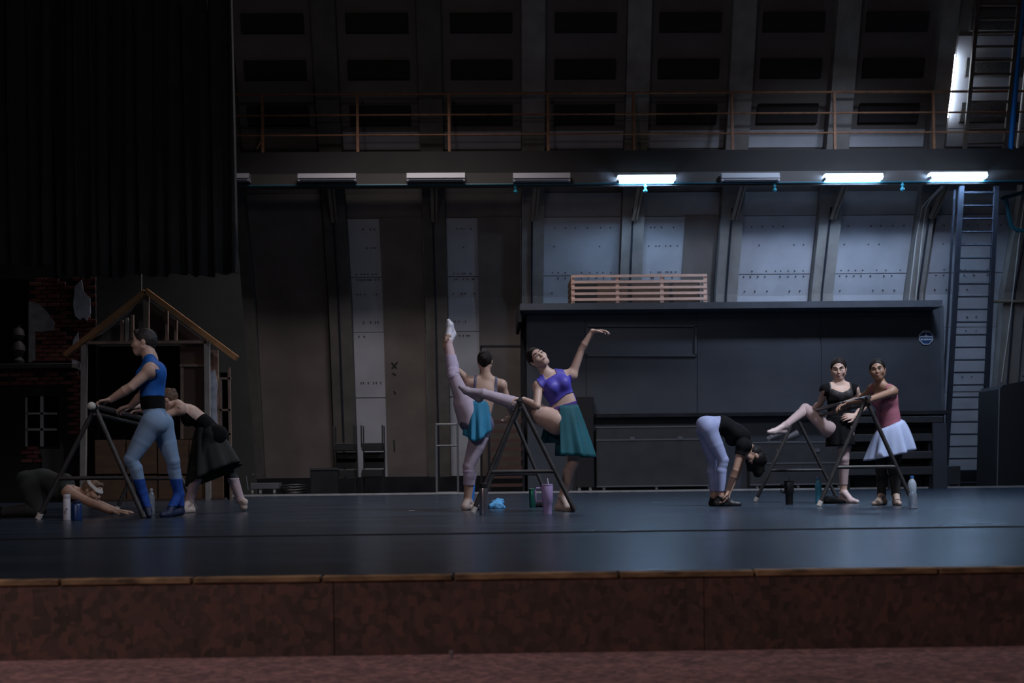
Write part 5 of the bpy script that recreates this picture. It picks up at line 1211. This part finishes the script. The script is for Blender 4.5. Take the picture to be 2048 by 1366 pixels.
bottle('tumbler', 'black tumbler with side handle standing under the right barre', 1578.5, 1009, 961, 19, [(0.72, 0), (0.75, 0.02), (0.80, 0.45), (1, 0.50), (1, 0.92), (0.96, 0.94)], mat('black tumbler', (0.010, 0.010, 0.011), 0.35), BKC, [(0.98, 0.93), (1, 0.94), (1, 0.99), (0.9, 1.0)], 'tumbler', black_handle)
bottle('water_bottle', 'light blue plastic bottle behind the crossed legs of the right barre', 1637, 1006, 955, 13, PB, mat('light blue plastic', (0.10, 0.42, 0.58), 0.15, trans=0.3), mat('blue cap', (0.03, 0.15, 0.4), 0.4), CP)
bottle('water_bottle', 'clear plastic bottle with blue cap at the right foot of the right barre', 1824.5, 1005, 952, 17, PB, WAT, mat('blue cap', (0, 0, 0)), CP)
bottle('water_bottle', 'short crumpled clear bottle in front of the blue capped bottle', 1826, 1018, 980, 18, [(0.85, 0), (1, 0.05), (0.86, 0.2), (1, 0.35), (0.88, 0.5), (0.96, 0.65), (0.8, 0.85), (0.4, 0.95), (0.38, 1.0)], PET)
# tall blue towel roll leaning, blue cloth, black bag
def heap(name, label, cat, px, py, wpx, hpx, m, seed, dy=0.12, grp=None, parent=None):
    rnd = random.Random(seed); b = gpt(px, py); s = FPX/b.y; H = SDF(0.006)
    for i in range(9):
        u = rnd.uniform(-0.8, 0.8); z = rnd.uniform(0.1, 0.75)*(1-abs(u))+0.1
        a = np.array([b.x+u*wpx/2/s, b.y+rnd.uniform(-dy, dy)*0.7, max(0.014, z*hpx/s)]); c_ = a+np.array([rnd.uniform(-.06, .06), rnd.uniform(-.04, .04), rnd.uniform(-.03, .0)]); c_[2] = max(0.014, c_[2])
        H.cone(a, c_, 0.016, 0.013, 'h', 0.02)
        H.cone(np.array([a[0], a[1], 0.012]), a, 0.013, 0.014, 'h', 0.02)
    H.cone(np.array([b.x-wpx/2.4/s, b.y, 0.012]), np.array([b.x+wpx/2.3/s, b.y, 0.012]), 0.014, 0.012, 'h', 0.02)
    H.ell(np.array([b.x, b.y, 0.01]), np.eye(3), np.array([wpx/2.6/s, dy*0.8, hpx*0.55/s]), 'h', 0.03)
    V, Q = H.mesh(); V[:, 2] = np.maximum(V[:, 2], 0.001); Q = fix_orient(V-V.mean(0), Q)
    return tag(np_obj(name, V, Q, m, parent), label, cat, grp)
heap('folded_cloth', 'blue and white patterned cloth heaped behind the steel flask', 'cloth', 994, 1017, 34, 24, mat('blue patterned cloth', (0.08, 0.30, 0.55), 0.8, var=0.8, scale=22), 3)
heap('black_bag', 'small black cloth bag on the floor behind the right barre', 'bag', 1664, 1007, 36, 22, BKC, 5)
heap('dark_scarf', 'dark folded scarf on the floor between green tumbler and lavender mug', 'cloth', 1084, 1014, 24, 8, BKC, 8, 0.06)
heap('dark_sock', 'small dark cloth lying at the foot of the leaning blue mat roll', 'cloth', 955, 1020, 12, 8, mat('dark violet cloth', (0.03, 0.02, 0.05), 0.8), 11, 0.04)
b = gpt(944, 1012); bm = B(); s_ = FPX/b.y
tube(bm, [b+V3((-0.01, 0.0, 0.002)), b+V3((0.015, 0.0, 0.25))], 0.026, 14)
tag(finish('mat_roll', bm, mat('bright blue roll', (0.01, 0.14, 0.50), 0.7, var=0.15, scale=20), None, True), 'narrow bright blue rolled band standing behind the dancer\'s supporting foot', 'roll')
bm = B(); c = G(823, 1021); box(bm, c+V3((-0.03, -0.02, 0)), c+V3((0.03, 0.02, 0.002))); tag(finish('floor_tape', bm, mat('pale tape', (0.4, 0.4, 0.42), 0.7)), 'tiny pale tape mark on the floor left of the middle barre', 'tape')
